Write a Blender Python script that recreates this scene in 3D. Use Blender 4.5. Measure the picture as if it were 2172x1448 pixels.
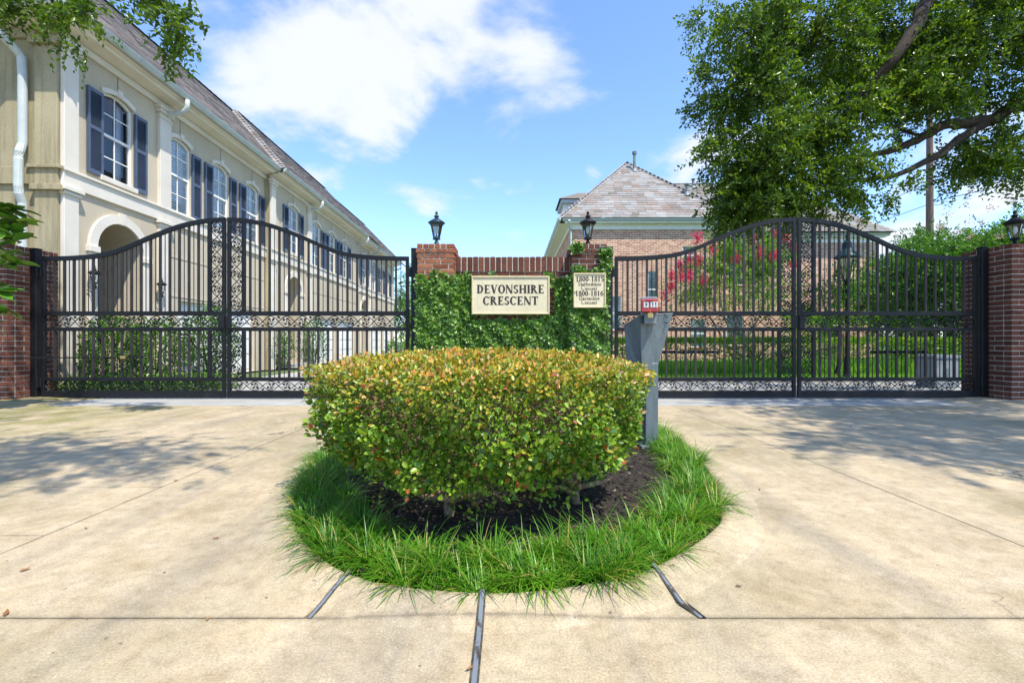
import bpy, math, random
import numpy as np
from mathutils import Vector, Matrix

# ------------------------------------------------------------------ scene, camera, light
for o in list(bpy.data.objects): bpy.data.objects.remove(o)
SC = bpy.context.scene
COL = SC.collection
random.seed(7)
RNG = np.random.default_rng(7)
PI = math.pi

CAM_H = 0.78
F = 965.0                      # focal length in pixels of a 2172 px wide frame
cam = bpy.data.cameras.new('camera')
cam.sensor_width = 36.0
cam.lens = F / 2172.0 * 36.0
cam.clip_start = 0.05
cam.clip_end = 3000
co = bpy.data.objects.new('camera', cam)
co.location = (0, 0, CAM_H)
co.rotation_euler = (PI / 2, 0, 0)
COL.objects.link(co)
SC.camera = co

SUN = Vector((0.34, -0.36, 0.87)).normalized()
world = bpy.data.worlds.new('World')
SC.world = world
world.use_nodes = True
wn, wl = world.node_tree.nodes, world.node_tree.links
wn.clear()
w_out = wn.new('ShaderNodeOutputWorld')
w_bg = wn.new('ShaderNodeBackground')
w_bg.inputs['Strength'].default_value = 0.15
w_sky = wn.new('ShaderNodeTexSky')
w_sky.sky_type = 'NISHITA'
w_sky.sun_disc = False
w_sky.sun_elevation = math.asin(SUN.z)
w_sky.sun_rotation = math.atan2(SUN.x, SUN.y)
w_sky.air_density = 1.0
w_sky.dust_density = 0.25
w_sky.ozone_density = 3.0


def wmath(op, a, b=None, clamp=False):
    n = wn.new('ShaderNodeMath'); n.operation = op; n.use_clamp = clamp
    for i, v in enumerate((a, b)):
        if v is None: continue
        if isinstance(v, (int, float)): n.inputs[i].default_value = v
        else: wl.new(v, n.inputs[i])
    return n.outputs[0]


tc = wn.new('ShaderNodeTexCoord')
sep = wn.new('ShaderNodeSeparateXYZ'); wl.new(tc.outputs['Generated'], sep.inputs[0])
zz = wmath('ADD', wmath('MAXIMUM', sep.outputs[2], 0.0), 0.25)
cmb = wn.new('ShaderNodeCombineXYZ')
wl.new(wmath('DIVIDE', sep.outputs[0], zz), cmb.inputs[0])
wl.new(wmath('DIVIDE', sep.outputs[1], zz), cmb.inputs[1])
nz = wn.new('ShaderNodeTexNoise'); nz.inputs['Scale'].default_value = 2.3
nz.inputs['Detail'].default_value = 9; nz.inputs['Roughness'].default_value = 0.56
nz.inputs['Distortion'].default_value = 0.25
wl.new(cmb.outputs[0], nz.inputs['Vector'])
dens = wmath('ADD', wmath('MULTIPLY', wmath('SUBTRACT', nz.outputs['Fac'], 0.5), 1.9), 0.47)
# the cumulus banks that stand over the gate
banks = [((-0.52, 1, 0.68), 0.24, 0.18), ((-0.22, 1, 0.72), 0.22, 0.28), ((-0.10, 1, 0.74), 0.27, 0.30), ((0.07, 1, 0.63), 0.13, 0.26),
         ((-0.36, 1, 0.55), 0.19, 0.27), ((-0.62, 1, 0.58), 0.14, 0.20), ((-0.29, 1, 0.46), 0.09, 0.22),
         ((0.18, 1, 0.365), 0.055, 0.25), ((-0.21, 1, 0.27), 0.10, 0.20), ((-0.35, 1, 0.26), 0.09, 0.12),
         ((0.92, 1, 0.33), 0.25, 0.28), ((0.40, 1, 0.33), 0.15, 0.16), ((-0.12, 1, 0.26), 0.03, 0.16)]
for c, rad, amt in banks:
    cv = Vector(c).normalized()
    d = wn.new('ShaderNodeVectorMath'); d.operation = 'DISTANCE'
    nrm = wn.new('ShaderNodeVectorMath'); nrm.operation = 'NORMALIZE'
    wl.new(tc.outputs['Generated'], nrm.inputs[0])
    wl.new(nrm.outputs[0], d.inputs[0]); d.inputs[1].default_value = cv
    mr = wn.new('ShaderNodeMapRange'); mr.interpolation_type = 'SMOOTHSTEP'
    wl.new(d.outputs['Value'], mr.inputs[0])
    mr.inputs[1].default_value = 0.0; mr.inputs[2].default_value = rad
    mr.inputs[3].default_value = amt; mr.inputs[4].default_value = 0.0
    dens = wmath('ADD', dens, mr.outputs[0])
mr = wn.new('ShaderNodeMapRange'); mr.interpolation_type = 'SMOOTHSTEP'
wl.new(dens, mr.inputs[0])
mr.inputs[1].default_value = 0.56; mr.inputs[2].default_value = 0.92
mr.inputs[3].default_value = 0.0; mr.inputs[4].default_value = 0.93
mix = wn.new('ShaderNodeMix'); mix.data_type = 'RGBA'
wl.new(mr.outputs[0], mix.inputs[0])
tint = wn.new('ShaderNodeMix'); tint.data_type = 'RGBA'; tint.blend_type = 'MULTIPLY'; tint.inputs[0].default_value = 1.0
wl.new(w_sky.outputs[0], tint.inputs[6]); tint.inputs[7].default_value = (.82, .90, 1.03, 1)
wl.new(tint.outputs[2], mix.inputs[6])
mix.inputs[7].default_value = (2.85, 2.95, 3.1, 1)
wl.new(mix.outputs[2], w_bg.inputs['Color'])
wl.new(w_bg.outputs[0], w_out.inputs[0])

sun = bpy.data.lights.new('sun', 'SUN')
sun.energy = 3.0
sun.angle = math.radians(0.53)
sun.color = (1.0, 0.95, 0.86)
so = bpy.data.objects.new('sun', sun)
so.rotation_euler = SUN.to_track_quat('Z', 'Y').to_euler()
COL.objects.link(so)

vs = SC.view_settings
vs.view_transform = 'Standard'
vs.look = 'None'
vs.gamma = 1.0
vs.use_curve_mapping = False
vs.exposure = 1.22

# ------------------------------------------------------------------ helpers


def tag(o, label=None, cat=None, group=None, kind=None):
    if label: o['label'] = label
    if cat: o['category'] = cat
    if group: o['group'] = group
    if kind: o['kind'] = kind
    return o


def empty(name, loc=(0, 0, 0), rz=0.0, parent=None):
    o = bpy.data.objects.new(name, None)
    o.empty_display_size = 0.1
    o.location = loc
    o.rotation_euler = (0, 0, rz)
    o.parent = parent
    COL.objects.link(o)
    return o


def link(name, me, mat, parent=None, loc=(0, 0, 0), rot=(0, 0, 0), scale=(1, 1, 1)):
    o = bpy.data.objects.new(name, me)
    if mat is not None and not me.materials: me.materials.append(mat)
    o.parent = parent
    o.location = loc; o.rotation_euler = rot; o.scale = scale
    COL.objects.link(o)
    return o


def at(px, py, Y):
    """a point at distance Y seen at the given spot of the survey photograph"""
    return Vector(((px - 1086) / F * Y, Y, CAM_H + (724 - py) / F * Y))


def gnd(px, py):
    s = CAM_H / (py - 724)
    return ((px - 1086) * s, F * s)


def copy_tree(o, parent=None, loc=None):
    c = o.copy(); COL.objects.link(c); c.parent = parent
    if loc is not None: c.location = loc
    for ch in list(o.children): copy_tree(ch, c)
    return c


class MB:
    def __init__(s): s.v = []; s.f = []; s.smooth = False

    def poly(s, pts):
        b = len(s.v); s.v += [tuple(p) for p in pts]
        s.f.append(tuple(range(b, b + len(pts)))); return s

    def box(s, x0, x1, y0, y1, z0, z1):
        b = len(s.v)
        s.v += [(x0, y0, z0), (x1, y0, z0), (x1, y1, z0), (x0, y1, z0), (x0, y0, z1), (x1, y0, z1), (x1, y1, z1), (x0, y1, z1)]
        for q in ((0, 3, 2, 1), (4, 5, 6, 7), (0, 1, 5, 4), (1, 2, 6, 5), (2, 3, 7, 6), (3, 0, 4, 7)):
            s.f.append(tuple(b + i for i in q))
        return s

    def bbox(s, x0, x1, y0, y1, z0, z1, e=0.004):
        """box with chamfered edges"""
        rings = []
        for (z, i) in ((z0, e), (z0 + e, 0), (z1 - e, 0), (z1, e)):
            b = len(s.v)
            xa, xb, ya, yb = x0 + i, x1 - i, y0 + i, y1 - i
            s.v += [(xa + e, ya, z), (xb - e, ya, z), (xb, ya + e, z), (xb, yb - e, z), (xb - e, yb, z), (xa + e, yb, z), (xa, yb - e, z), (xa, ya + e, z)]
            rings.append(b)
        for a, b in zip(rings, rings[1:]):
            for i in range(8): s.f.append((a + i, a + (i + 1) % 8, b + (i + 1) % 8, b + i))
        s.f.append(tuple(rings[0] + i for i in reversed(range(8))))
        s.f.append(tuple(rings[-1] + i for i in range(8)))
        return s

    def prism(s, pts, d):
        """polygon pts (3D) extruded by vector d"""
        b = len(s.v); n = len(pts); d = Vector(d)
        s.v += [tuple(Vector(p)) for p in pts] + [tuple(Vector(p) + d) for p in pts]
        s.f.append(tuple(b + i for i in range(n)))
        s.f.append(tuple(b + n + i for i in reversed(range(n))))
        for i in range(n):
            j = (i + 1) % n
            s.f.append((b + i, b + n + i, b + n + j, b + j))
        return s

    def tube(s, path, r, n=6, cap=True):
        path = [Vector(p) for p in path]
        rs = r if isinstance(r, (list, tuple)) else [r] * len(path)
        base = len(s.v); up = Vector((0.13, 0.21, 1)).normalized()
        for i, p in enumerate(path):
            t = (path[min(i + 1, len(path) - 1)] - path[max(i - 1, 0)])
            t = t.normalized() if t.length > 1e-9 else Vector((0, 0, 1))
            a = t.cross(up)
            if a.length < 1e-3: a = t.cross(Vector((1, 0, 0)))
            a.normalize(); bb = t.cross(a)
            for k in range(n):
                an = 2 * PI * k / n
                s.v.append(tuple(p + (a * math.cos(an) + bb * math.sin(an)) * rs[i]))
        for i in range(len(path) - 1):
            for k in range(n):
                q = base + i * n
                s.f.append((q + k, q + (k + 1) % n, q + n + (k + 1) % n, q + n + k))
        if cap:
            s.f.append(tuple(base + k for k in reversed(range(n))))
            e = base + (len(path) - 1) * n
            s.f.append(tuple(e + k for k in range(n)))
        return s

    def lathe(s, prof, c=(0, 0, 0), n=16):
        base = len(s.v); cx, cy, cz = c
        for (r, z) in prof:
            for k in range(n):
                an = 2 * PI * k / n
                s.v.append((cx + r * math.cos(an), cy + r * math.sin(an), cz + z))
        for i in range(len(prof) - 1):
            for k in range(n):
                q = base + i * n
                s.f.append((q + k, q + (k + 1) % n, q + n + (k + 1) % n, q + n + k))
        s.f.append(tuple(base + k for k in reversed(range(n))))
        e = base + (len(prof) - 1) * n
        s.f.append(tuple(e + k for k in range(n)))
        return s

    def mesh(s, name):
        me = bpy.data.meshes.new(name); me.from_pydata(s.v, [], s.f); me.update()
        if s.smooth: me.polygons.foreach_set('use_smooth', [True] * len(me.polygons))
        return me

    def build(s, name, mat, parent=None, loc=(0, 0, 0), rot=(0, 0, 0), smooth=False):
        s.smooth = s.smooth or smooth
        return link(name, s.mesh(name), mat, parent, loc, rot)


def np_mesh(name, V, Fc, attrs=None, smooth=False):
    me = bpy.data.meshes.new(name)
    V = np.asarray(V, np.float32); Fc = np.asarray(Fc, np.int32)
    nf, k = Fc.shape
    me.vertices.add(len(V)); me.vertices.foreach_set('co', V.ravel())
    me.loops.add(nf * k); me.loops.foreach_set('vertex_index', Fc.ravel())
    me.polygons.add(nf); me.polygons.foreach_set('loop_start', np.arange(0, nf * k, k, dtype=np.int32))
    if smooth: me.polygons.foreach_set('use_smooth', np.ones(nf, bool))
    me.update(calc_edges=True)
    for an, vals in (attrs or {}).items():
        a = me.attributes.new(an, 'FLOAT', 'FACE'); a.data.foreach_set('value', np.asarray(vals, np.float32))
    return me


# ------------------------------------------------------------------ materials
MATS = {}


class NT:
    def __init__(s, name):
        s.m = bpy.data.materials.new(name); s.m.use_nodes = True
        s.n, s.l = s.m.node_tree.nodes, s.m.node_tree.links
        s.b = s.n['Principled BSDF']; s.out = s.n['Material Output']
        s.tc = s.n.new('ShaderNodeTexCoord')
        MATS[name] = s.m

    def noise(s, scale, detail=4, rough=.55, coord='Object', vec=None, dist=0):
        n = s.n.new('ShaderNodeTexNoise')
        n.inputs['Scale'].default_value = scale; n.inputs['Detail'].default_value = detail
        n.inputs['Roughness'].default_value = rough; n.inputs['Distortion'].default_value = dist
        s.l.new(vec if vec is not None else s.tc.outputs[coord], n.inputs['Vector'])
        return n.outputs['Fac']

    def pos(s):
        if not hasattr(s, '_pos'): s._pos = s.n.new('ShaderNodeNewGeometry').outputs['Position']
        return s._pos

    def mapping(s, vec, scale=(1, 1, 1), loc=(0, 0, 0), rot=(0, 0, 0)):
        n = s.n.new('ShaderNodeMapping')
        n.inputs['Scale'].default_value = scale; n.inputs['Location'].default_value = loc; n.inputs['Rotation'].default_value = rot
        s.l.new(vec, n.inputs['Vector']); return n.outputs[0]

    def ramp(s, fac, stops, interp='LINEAR'):
        n = s.n.new('ShaderNodeValToRGB'); cr = n.color_ramp; cr.interpolation = interp
        while len(cr.elements) > 1: cr.elements.remove(cr.elements[-1])
        for i, (p, c) in enumerate(stops):
            e = cr.elements[0] if i == 0 else cr.elements.new(p)
            e.position = p; e.color = (c[0], c[1], c[2], 1) if isinstance(c, (tuple, list)) else (c, c, c, 1)
        s.l.new(fac, n.inputs[0]); return n.outputs[0]

    def mix(s, a, b, fac=.5, mode='MIX'):
        n = s.n.new('ShaderNodeMix'); n.data_type = 'RGBA'; n.blend_type = mode
        for v, i in ((fac, 0), (a, 6), (b, 7)):
            if isinstance(v, (int, float)): n.inputs[i].default_value = v if i == 0 else (v, v, v, 1)
            elif isinstance(v, (tuple, list)): n.inputs[i].default_value = (v[0], v[1], v[2], 1)
            else: s.l.new(v, n.inputs[i])
        return n.outputs[2]

    def math(s, op, a, b=0.0, clamp=False):
        n = s.n.new('ShaderNodeMath'); n.operation = op; n.use_clamp = clamp
        for i, v in enumerate((a, b)):
            if isinstance(v, (int, float)): n.inputs[i].default_value = v
            else: s.l.new(v, n.inputs[i])
        return n.outputs[0]

    def bump(s, h, strength=.3, dist=.01):
        n = s.n.new('ShaderNodeBump'); n.inputs['Strength'].default_value = strength; n.inputs['Distance'].default_value = dist
        s.l.new(h, n.inputs['Height']); s.l.new(n.outputs[0], s.b.inputs['Normal'])

    def base(s, c, rough=.7, metal=0.0, spec=None):
        if isinstance(c, (tuple, list)): s.b.inputs['Base Color'].default_value = (c[0], c[1], c[2], 1)
        else: s.l.new(c, s.b.inputs['Base Color'])
        if isinstance(rough, (int, float)): s.b.inputs['Roughness'].default_value = rough
        else: s.l.new(rough, s.b.inputs['Roughness'])
        s.b.inputs['Metallic'].default_value = metal
        if spec is not None: s.b.inputs['Specular IOR Level'].default_value = spec
        return s

    def rnd(s):
        return s.n.new('ShaderNodeObjectInfo').outputs['Random']

    def attr(s, name):
        n = s.n.new('ShaderNodeAttribute'); n.attribute_name = name; return n.outputs['Fac']


def simple(name, c, rough=.6, metal=0, var=.12, scale=6, bump=0, bscale=60, spec=None):
    t = NT(name)
    n = t.noise(scale, 5)
    lo = tuple(x * (1 - var) for x in c); hi = tuple(min(1, x * (1 + var)) for x in c)
    t.base(t.ramp(n, [(.3, lo), (.7, hi)]), rough, metal, spec)
    if bump: t.bump(t.noise(bscale, 4), bump, .005)
    return t.m


def leafmat(name, stops, trans=.35, rough=.42, tstops=None):
    """leaf colour from the per-leaf attribute c; a young-growth colour from t"""
    t = NT(name)
    col = t.ramp(t.attr('c'), stops)
    if tstops:
        col2 = t.ramp(t.attr('c'), tstops)
        col = t.mix(col, col2, t.attr('t'))
    t.base(col, rough, 0, .45)
    tr = t.n.new('ShaderNodeBsdfTranslucent')
    bright = t.mix(col, (1.25, 1.35, .6), 1.0, 'MULTIPLY')
    t.l.new(bright, tr.inputs['Color'])
    ms = t.n.new('ShaderNodeMixShader'); ms.inputs[0].default_value = trans
    t.l.new(t.b.outputs[0], ms.inputs[1]); t.l.new(tr.outputs[0], ms.inputs[2])
    t.l.new(ms.outputs[0], t.out.inputs['Surface'])
    return t.m


# concrete driveway: pale tan aggregate with grey tyre dirt and mossy stains
t = NT('concrete')
p = t.pos()
fine = t.noise(160, 3, .7, vec=p)
peb = t.n.new('ShaderNodeTexVoronoi'); peb.inputs['Scale'].default_value = 95; t.l.new(p, peb.inputs['Vector'])
mid = t.noise(7, 6, .6, vec=p)
big = t.noise(.75, 5, .55, vec=p)
strk = t.noise(1.3, 5, .6, vec=t.mapping(p, (1.6, .35, 1), rot=(0, 0, .25)))
c0 = t.ramp(mid, [(.25, (.41, .32, .20)), (.75, (.55, .45, .30))])
c1 = t.mix(c0, (.20, .185, .15), t.ramp(strk, [(.50, 0.0), (.72, .6)]))
c2 = t.mix(c1, (.25, .22, .12), t.ramp(big, [(.50, 0.0), (.68, .65)]))
tyre = t.noise(2.2, 4, .6, vec=t.mapping(p, (2.6, .12, 1), loc=(3.1, 0, 0), rot=(0, 0, -.12)))
c2 = t.mix(c2, (.20, .185, .155), t.ramp(tyre, [(.58, 0.0), (.72, .4)]))
patch = t.noise(4.5, 6, .65, vec=p, dist=.6)
c2 = t.mix(c2, (.52, .44, .32), t.ramp(patch, [(.56, 0.0), (.70, .5)]))
wvo = t.n.new('ShaderNodeTexVoronoi'); wvo.feature = 'DISTANCE_TO_EDGE'; wvo.inputs['Scale'].default_value = .55
warp = t.n.new('ShaderNodeVectorMath'); warp.operation = 'ADD'
nzc = t.n.new('ShaderNodeTexNoise'); nzc.inputs['Scale'].default_value = 3.0; nzc.inputs['Detail'].default_value = 6; t.l.new(p, nzc.inputs['Vector'])
t.l.new(p, warp.inputs[0]); t.l.new(nzc.outputs['Color'], warp.inputs[1]); t.l.new(warp.outputs[0], wvo.inputs['Vector'])
c2 = t.mix(c2, (.09, .075, .05), t.math('MULTIPLY', t.ramp(wvo.outputs['Distance'], [(.0, .9), (.004, .6), (.007, 0.0)]), t.ramp(t.noise(.6, 2, vec=p), [(.56, 0.0), (.62, 1.0)])))
# moss and damp along the left kerb by the gate
sp = t.n.new('ShaderNodeSeparateXYZ'); t.l.new(p, sp.inputs[0])
moss = t.math('MULTIPLY', t.ramp(t.math('MULTIPLY', sp.outputs[0], -.2), [(.62, 0.0), (.95, 1.0)]),
              t.ramp(t.math('MULTIPLY', sp.outputs[1], .2), [(.55, 0.0), (.85, 1.0)]))
c3 = t.mix(c2, (.22, .21, .06), t.math('MULTIPLY', moss, t.ramp(t.noise(3, 5, vec=p), [(.35, 0.0), (.6, .85)])))
c4 = t.mix(c3, t.ramp(fine, [(.3, (.55, .52, .48)), (.62, (1, 1, 1)), (.85, (1.25, 1.22, 1.15))]), .75, 'MULTIPLY')
c5 = t.mix(c4, (.55, .51, .43), t.ramp(peb.outputs['Distance'], [(.10, .55), (.2, 0.0)]))
m2 = t.noise(22, 5, .7, vec=p)
c5 = t.mix(c5, t.ramp(m2, [(.28, (.72, .70, .65)), (.50, (1, 1, 1)), (.75, (1.16, 1.15, 1.1))]), .8, 'MULTIPLY')
m3 = t.noise(2.6, 7, .68, vec=p, dist=.4)
c5 = t.mix(c5, t.ramp(m3, [(.32, (.76, .72, .62)), (.50, (1, 1, 1)), (.70, (1.14, 1.12, 1.06))]), .75, 'MULTIPLY')
for ax, v0, wd in ((1, 1.284, .018), (0, -1.88, .008), (0, 1.95, .006)):
    dj = t.math('ABSOLUTE', t.math('SUBTRACT', sp.outputs[ax], v0))
    dj = t.math('ADD', dj, t.math('MULTIPLY', t.math('SUBTRACT', t.noise(14, 5, .7, vec=p), .5), wd * 1.6))
    c5 = t.mix(c5, (.11, .09, .06), t.ramp(t.math('MULTIPLY', dj, 10.0), [(0.0, .6), (wd * 5, .18), (wd * 12, 0.0)]))
spk = t.noise(38, 2, .5, vec=p)
c6 = t.mix(c5, (.10, .08, .06), t.ramp(spk, [(.735, 0.0), (.76, .8)]))
t.base(c6, .88, 0, .25); t.bump(fine, .35, .004)

t = NT('concrete_grey'); p = t.pos()
n1 = t.noise(3, 6, .6, vec=p); n2 = t.noise(90, 3, .6, vec=p)
t.base(t.mix(t.ramp(n1, [(.3, (.30, .29, .26)), (.7, (.42, .41, .37))]), t.ramp(n2, [(.3, (.7, .7, .7)), (.7, (1.1, 1.1, 1.1))]), .7, 'MULTIPLY'), .9, 0, .25)
t.bump(n2, .3, .004)
t = NT('joint'); p = t.pos()
t.base(t.ramp(t.noise(40, 4, vec=p), [(.35, (.03, .028, .02)), (.7, (.10, .085, .06))]), .95)
t = NT('expansion_strip'); p = t.pos()
t.base(t.ramp(t.noise(14, 5, vec=p), [(.40, (.06, .05, .04)), (.46, (.16, .18, .20)), (.7, (.17, .185, .20))]), .95, 0, .05)
t = NT('soil'); p = t.pos()
t.base(t.ramp(t.noise(60, 5, .7, vec=p), [(.35, (.012, .009, .006)), (.6, (.04, .03, .02)), (.75, (.10, .07, .045))]), .95)
t.bump(t.noise(70, 4, vec=p), .9, .02)
t = NT('lawn'); p = t.pos()
t.base(t.ramp(t.noise(30, 5, .7, vec=p), [(.3, (.05, .13, .012)), (.7, (.15, .30, .03))]), .9)
t.bump(t.noise(120, 3, vec=p), .8, .02)
t = NT('terrain'); p = t.pos()
t.base(t.ramp(t.noise(2, 6, .7, vec=p), [(.3, (.05, .09, .02)), (.7, (.11, .15, .05))]), .95)

t = NT('stucco'); p = t.pos()
g = t.noise(55, 4, .65, vec=p); b = t.noise(.8, 5, .55, vec=p)
v = t.noise(1.5, 4, .6, vec=t.mapping(p, (3.5, 3.5, .35)))
c = t.ramp(b, [(.3, (.48, .41, .30)), (.7, (.57, .49, .365))])
c = t.mix(c, (.33, .27, .17), t.ramp(v, [(.55, 0.0), (.8, .4)]))
t.base(t.mix(c, t.ramp(g, [(.3, (.85, .85, .85)), (.7, (1.06, 1.06, 1.06))]), .8, 'MULTIPLY'), .92, 0, .2); t.bump(g, .35, .006)
t = NT('stucco_weathered_shaded'); p = t.pos()  # end-wall stucco: dirt streaks, with the wall's shade painted into a darker base
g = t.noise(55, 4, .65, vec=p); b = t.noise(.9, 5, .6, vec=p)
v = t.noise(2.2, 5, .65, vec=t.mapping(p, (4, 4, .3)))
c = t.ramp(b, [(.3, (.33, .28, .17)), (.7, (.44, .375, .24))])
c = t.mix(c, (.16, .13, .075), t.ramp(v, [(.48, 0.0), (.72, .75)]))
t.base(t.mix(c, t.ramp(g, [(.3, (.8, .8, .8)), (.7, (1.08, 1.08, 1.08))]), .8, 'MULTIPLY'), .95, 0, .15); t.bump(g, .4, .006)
t = NT('trim_stone'); p = t.pos()
g = t.noise(60, 4, .6, vec=p)
t.base(t.mix((.68, .625, .535), t.ramp(t.noise(1.7, 4, vec=p), [(.3, (.9, .89, .87)), (.7, (1.05, 1.05, 1.05))]), 1.0, 'MULTIPLY'), .85, 0, .25); t.bump(g, .2, .004)
simple('white_paint', (.80, .79, .75), .55, var=.05)
simple('gutter_paint', (.46, .50, .48), .5, var=.10, spec=.4)
simple('shutter_paint', (.075, .098, .145), .45, var=.15)
t = NT('black_metal'); p = t.pos()
t.base(t.ramp(t.noise(9, 5, vec=p), [(.3, (.005, .005, .006)), (.62, (.008, .008, .010)), (.8, (.022, .020, .018))]), .5, 0, .3); t.bump(t.noise(70, 3, vec=p), .12, .002)
t = NT('brown_black_metal'); p = t.pos()
t.base(t.ramp(t.noise(5, 5, vec=p), [(.3, (.018, .015, .015)), (.7, (.04, .034, .032))]), .55, 0, .3)
t = NT('blue_black_metal'); p = t.pos()
t.base(t.ramp(t.noise(9, 4, vec=p), [(.3, (.012, .03, .04)), (.7, (.03, .075, .1))]), .38, .3, .5)
t = NT('galvanised'); p = t.pos()
n1 = t.noise(4, 5, .6, vec=t.mapping(p, (6, 6, 1))); n2 = t.noise(50, 3, vec=p)
t.base(t.mix(t.ramp(n1, [(.3, (.105, .135, .145)), (.7, (.17, .205, .215))]), t.ramp(n2, [(.3, (.85, .85, .85)), (.7, (1.08, 1.08, 1.08))]), 1.0, 'MULTIPLY'), .5, .25, .5)
t.bump(n2, .08, .002)
simple('grey_box_paint', (.20, .225, .235), .55, var=.12)
simple('red_paint', (.42, .055, .05), .5, var=.25, scale=30)
simple('brass', (.45, .34, .13), .35, .85, var=.2)
t = NT('sign_cream'); p = t.pos()
c = t.ramp(t.noise(5, 5, vec=p), [(.3, (.60, .52, .33)), (.7, (.68, .59, .38))])
c = t.mix(c, (.36, .29, .16), t.ramp(t.noise(6, 5, .65, vec=t.mapping(p, (5, 5, .5))), [(.55, 0.0), (.78, .55)]))
t.base(c, .65)
simple('sign_frame', (.60, .49, .29), .55, var=.08, scale=8)
simple('letter_brown', (.028, .018, .012), .6, var=.1)
simple('plate_white', (.75, .75, .72), .5, var=.05)
simple('dark_digit', (.015, .015, .015), .6, var=.1)
simple('insulator', (.45, .55, .56), .3, var=.1)
simple('door_dark', (.05, .032, .022), .45, var=.25)
simple('blind_white', (.80, .81, .82), .55, var=.03)
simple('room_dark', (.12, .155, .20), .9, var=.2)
simple('curtain', (.60, .63, .66), .8, var=.1, scale=12)
simple('vent_metal', (.17, .20, .17), .55, .4, var=.3)


def brickmat(name, stops, dirt):
    t = NT(name); p = t.pos()
    r = t.rnd()
    c = t.ramp(r, stops)
    c = t.mix(c, t.ramp(t.noise(28, 5, .65, vec=p), [(.3, (.62, .6, .58)), (.7, (1.15, 1.12, 1.1))]), .85, 'MULTIPLY')
    c = t.mix(c, dirt, t.ramp(t.noise(4, 6, .65, vec=p), [(.52, 0.0), (.75, .6)]))
    t.base(c, .88, 0, .25); t.bump(t.noise(80, 4, .6, vec=p), .5, .004)
    return t.m


brickmat('brick_red', [(0, (.095, .036, .025)), (.35, (.14, .050, .032)), (.7, (.18, .068, .042)), (1, (.115, .045, .033))], (.055, .035, .025))
brickmat('brick_orange', [(0, (.20, .07, .035)), (.4, (.29, .10, .05)), (.75, (.36, .15, .075)), (1, (.17, .065, .04))], (.10, .075, .05))
t = NT('mortar'); p = t.pos()
t.base(t.ramp(t.noise(30, 5, .6, vec=p), [(.3, (.40, .35, .28)), (.7, (.60, .54, .45))]), .95); t.bump(t.noise(120, 3, vec=p), .5, .003)

# far brick wall: the bricks are too small to pick apart
t = NT('brick_wall'); p = t.pos()
sx = t.n.new('ShaderNodeSeparateXYZ'); t.l.new(p, sx.inputs[0])
cm = t.n.new('ShaderNodeCombineXYZ')
t.l.new(t.math('ADD', sx.outputs[0], sx.outputs[1]), cm.inputs[0]); t.l.new(sx.outputs[2], cm.inputs[1])
bt = t.n.new('ShaderNodeTexBrick')
bt.inputs['Scale'].default_value = 1.0; bt.inputs['Brick Width'].default_value = .215; bt.inputs['Row Height'].default_value = .075
bt.inputs['Mortar Size'].default_value = .011; bt.inputs['Mortar Smooth'].default_value = .2; bt.inputs['Bias'].default_value = 0
bt.inputs['Color1'].default_value = (.40, .165, .095, 1); bt.inputs['Color2'].default_value = (.64, .37, .24, 1); bt.inputs['Mortar'].default_value = (.68, .60, .50, 1)
t.l.new(cm.outputs[0], bt.inputs['Vector'])
c = t.mix(bt.outputs['Color'], t.ramp(t.noise(5.5, 4, .7, vec=p), [(.3, (.68, .62, .6)), (.7, (1.2, 1.18, 1.15))]), .8, 'MULTIPLY')
t.base(c, .9, 0, .2)
bi = t.math('SUBTRACT', 1.0, bt.outputs['Fac']); t.bump(bi, .5, .01)


def shingle(name, stops, rough=.93):
    t = NT(name); p = t.pos()
    a = t.math('ADD', t.attr('c'), t.math('MULTIPLY', t.rnd(), t.attr('one')))
    c = t.ramp(t.math('FRACT', a), stops)
    c = t.mix(c, t.ramp(t.noise(90, 3, .7, vec=p), [(.3, (.7, .7, .7)), (.7, (1.2, 1.2, 1.2))]), .8, 'MULTIPLY')
    c = t.mix(c, t.ramp(t.noise(.9, 4, .6, vec=p), [(.3, (.85, .84, .84)), (.7, (1.1, 1.1, 1.1))]), 1.0, 'MULTIPLY')
    t.base(c, rough, 0, .2); t.bump(t.noise(150, 2, vec=p), .4, .004)
    return t.m


shingle('shingle_brown', [(0, (.21, .165, .14)), (.3, (.33, .265, .23)), (.6, (.27, .23, .21)), (.85, (.41, .34, .30)), (1, (.24, .19, .165))])
shingle('shingle_mottled', [(0, (.20, .17, .14)), (.25, (.31, .305, .285)), (.5, (.25, .185, .145)), (.75, (.34, .335, .315)), (1, (.20, .165, .135))])

t = NT('bark'); p = t.pos()
t.base(t.ramp(t.noise(9, 6, .7, vec=t.mapping(p, (4, 4, 1.2))), [(.3, (.020, .014, .010)), (.7, (.075, .05, .035))]), .95); t.bump(t.noise(25, 5, .7, vec=t.mapping(p, (4, 4, 1))), .8, .02)
t = NT('shrub_bark'); p = t.pos()
t.base(t.ramp(t.noise(30, 5, .6, vec=p), [(.3, (.16, .10, .055)), (.7, (.36, .24, .14))]), .9); t.bump(t.noise(90, 3, vec=p), .5, .004)
t = NT('pale_bark'); p = t.pos()
t.base(t.ramp(t.noise(12, 5, .6, vec=p), [(.3, (.16, .11, .08)), (.7, (.34, .26, .20))]), .85)
t = NT('pole_wood'); p = t.pos()
t.base(t.ramp(t.noise(4, 5, .6, vec=t.mapping(p, (8, 8, .5))), [(.3, (.10, .06, .05)), (.7, (.2, .13, .11))]), .95)
t = NT('mulch'); t.base(t.ramp(t.attr('c'), [(0, (.010, .007, .005)), (.6, (.035, .024, .016)), (.9, (.10, .068, .04)), (1, (.22, .17, .11))]), .95)
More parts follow.
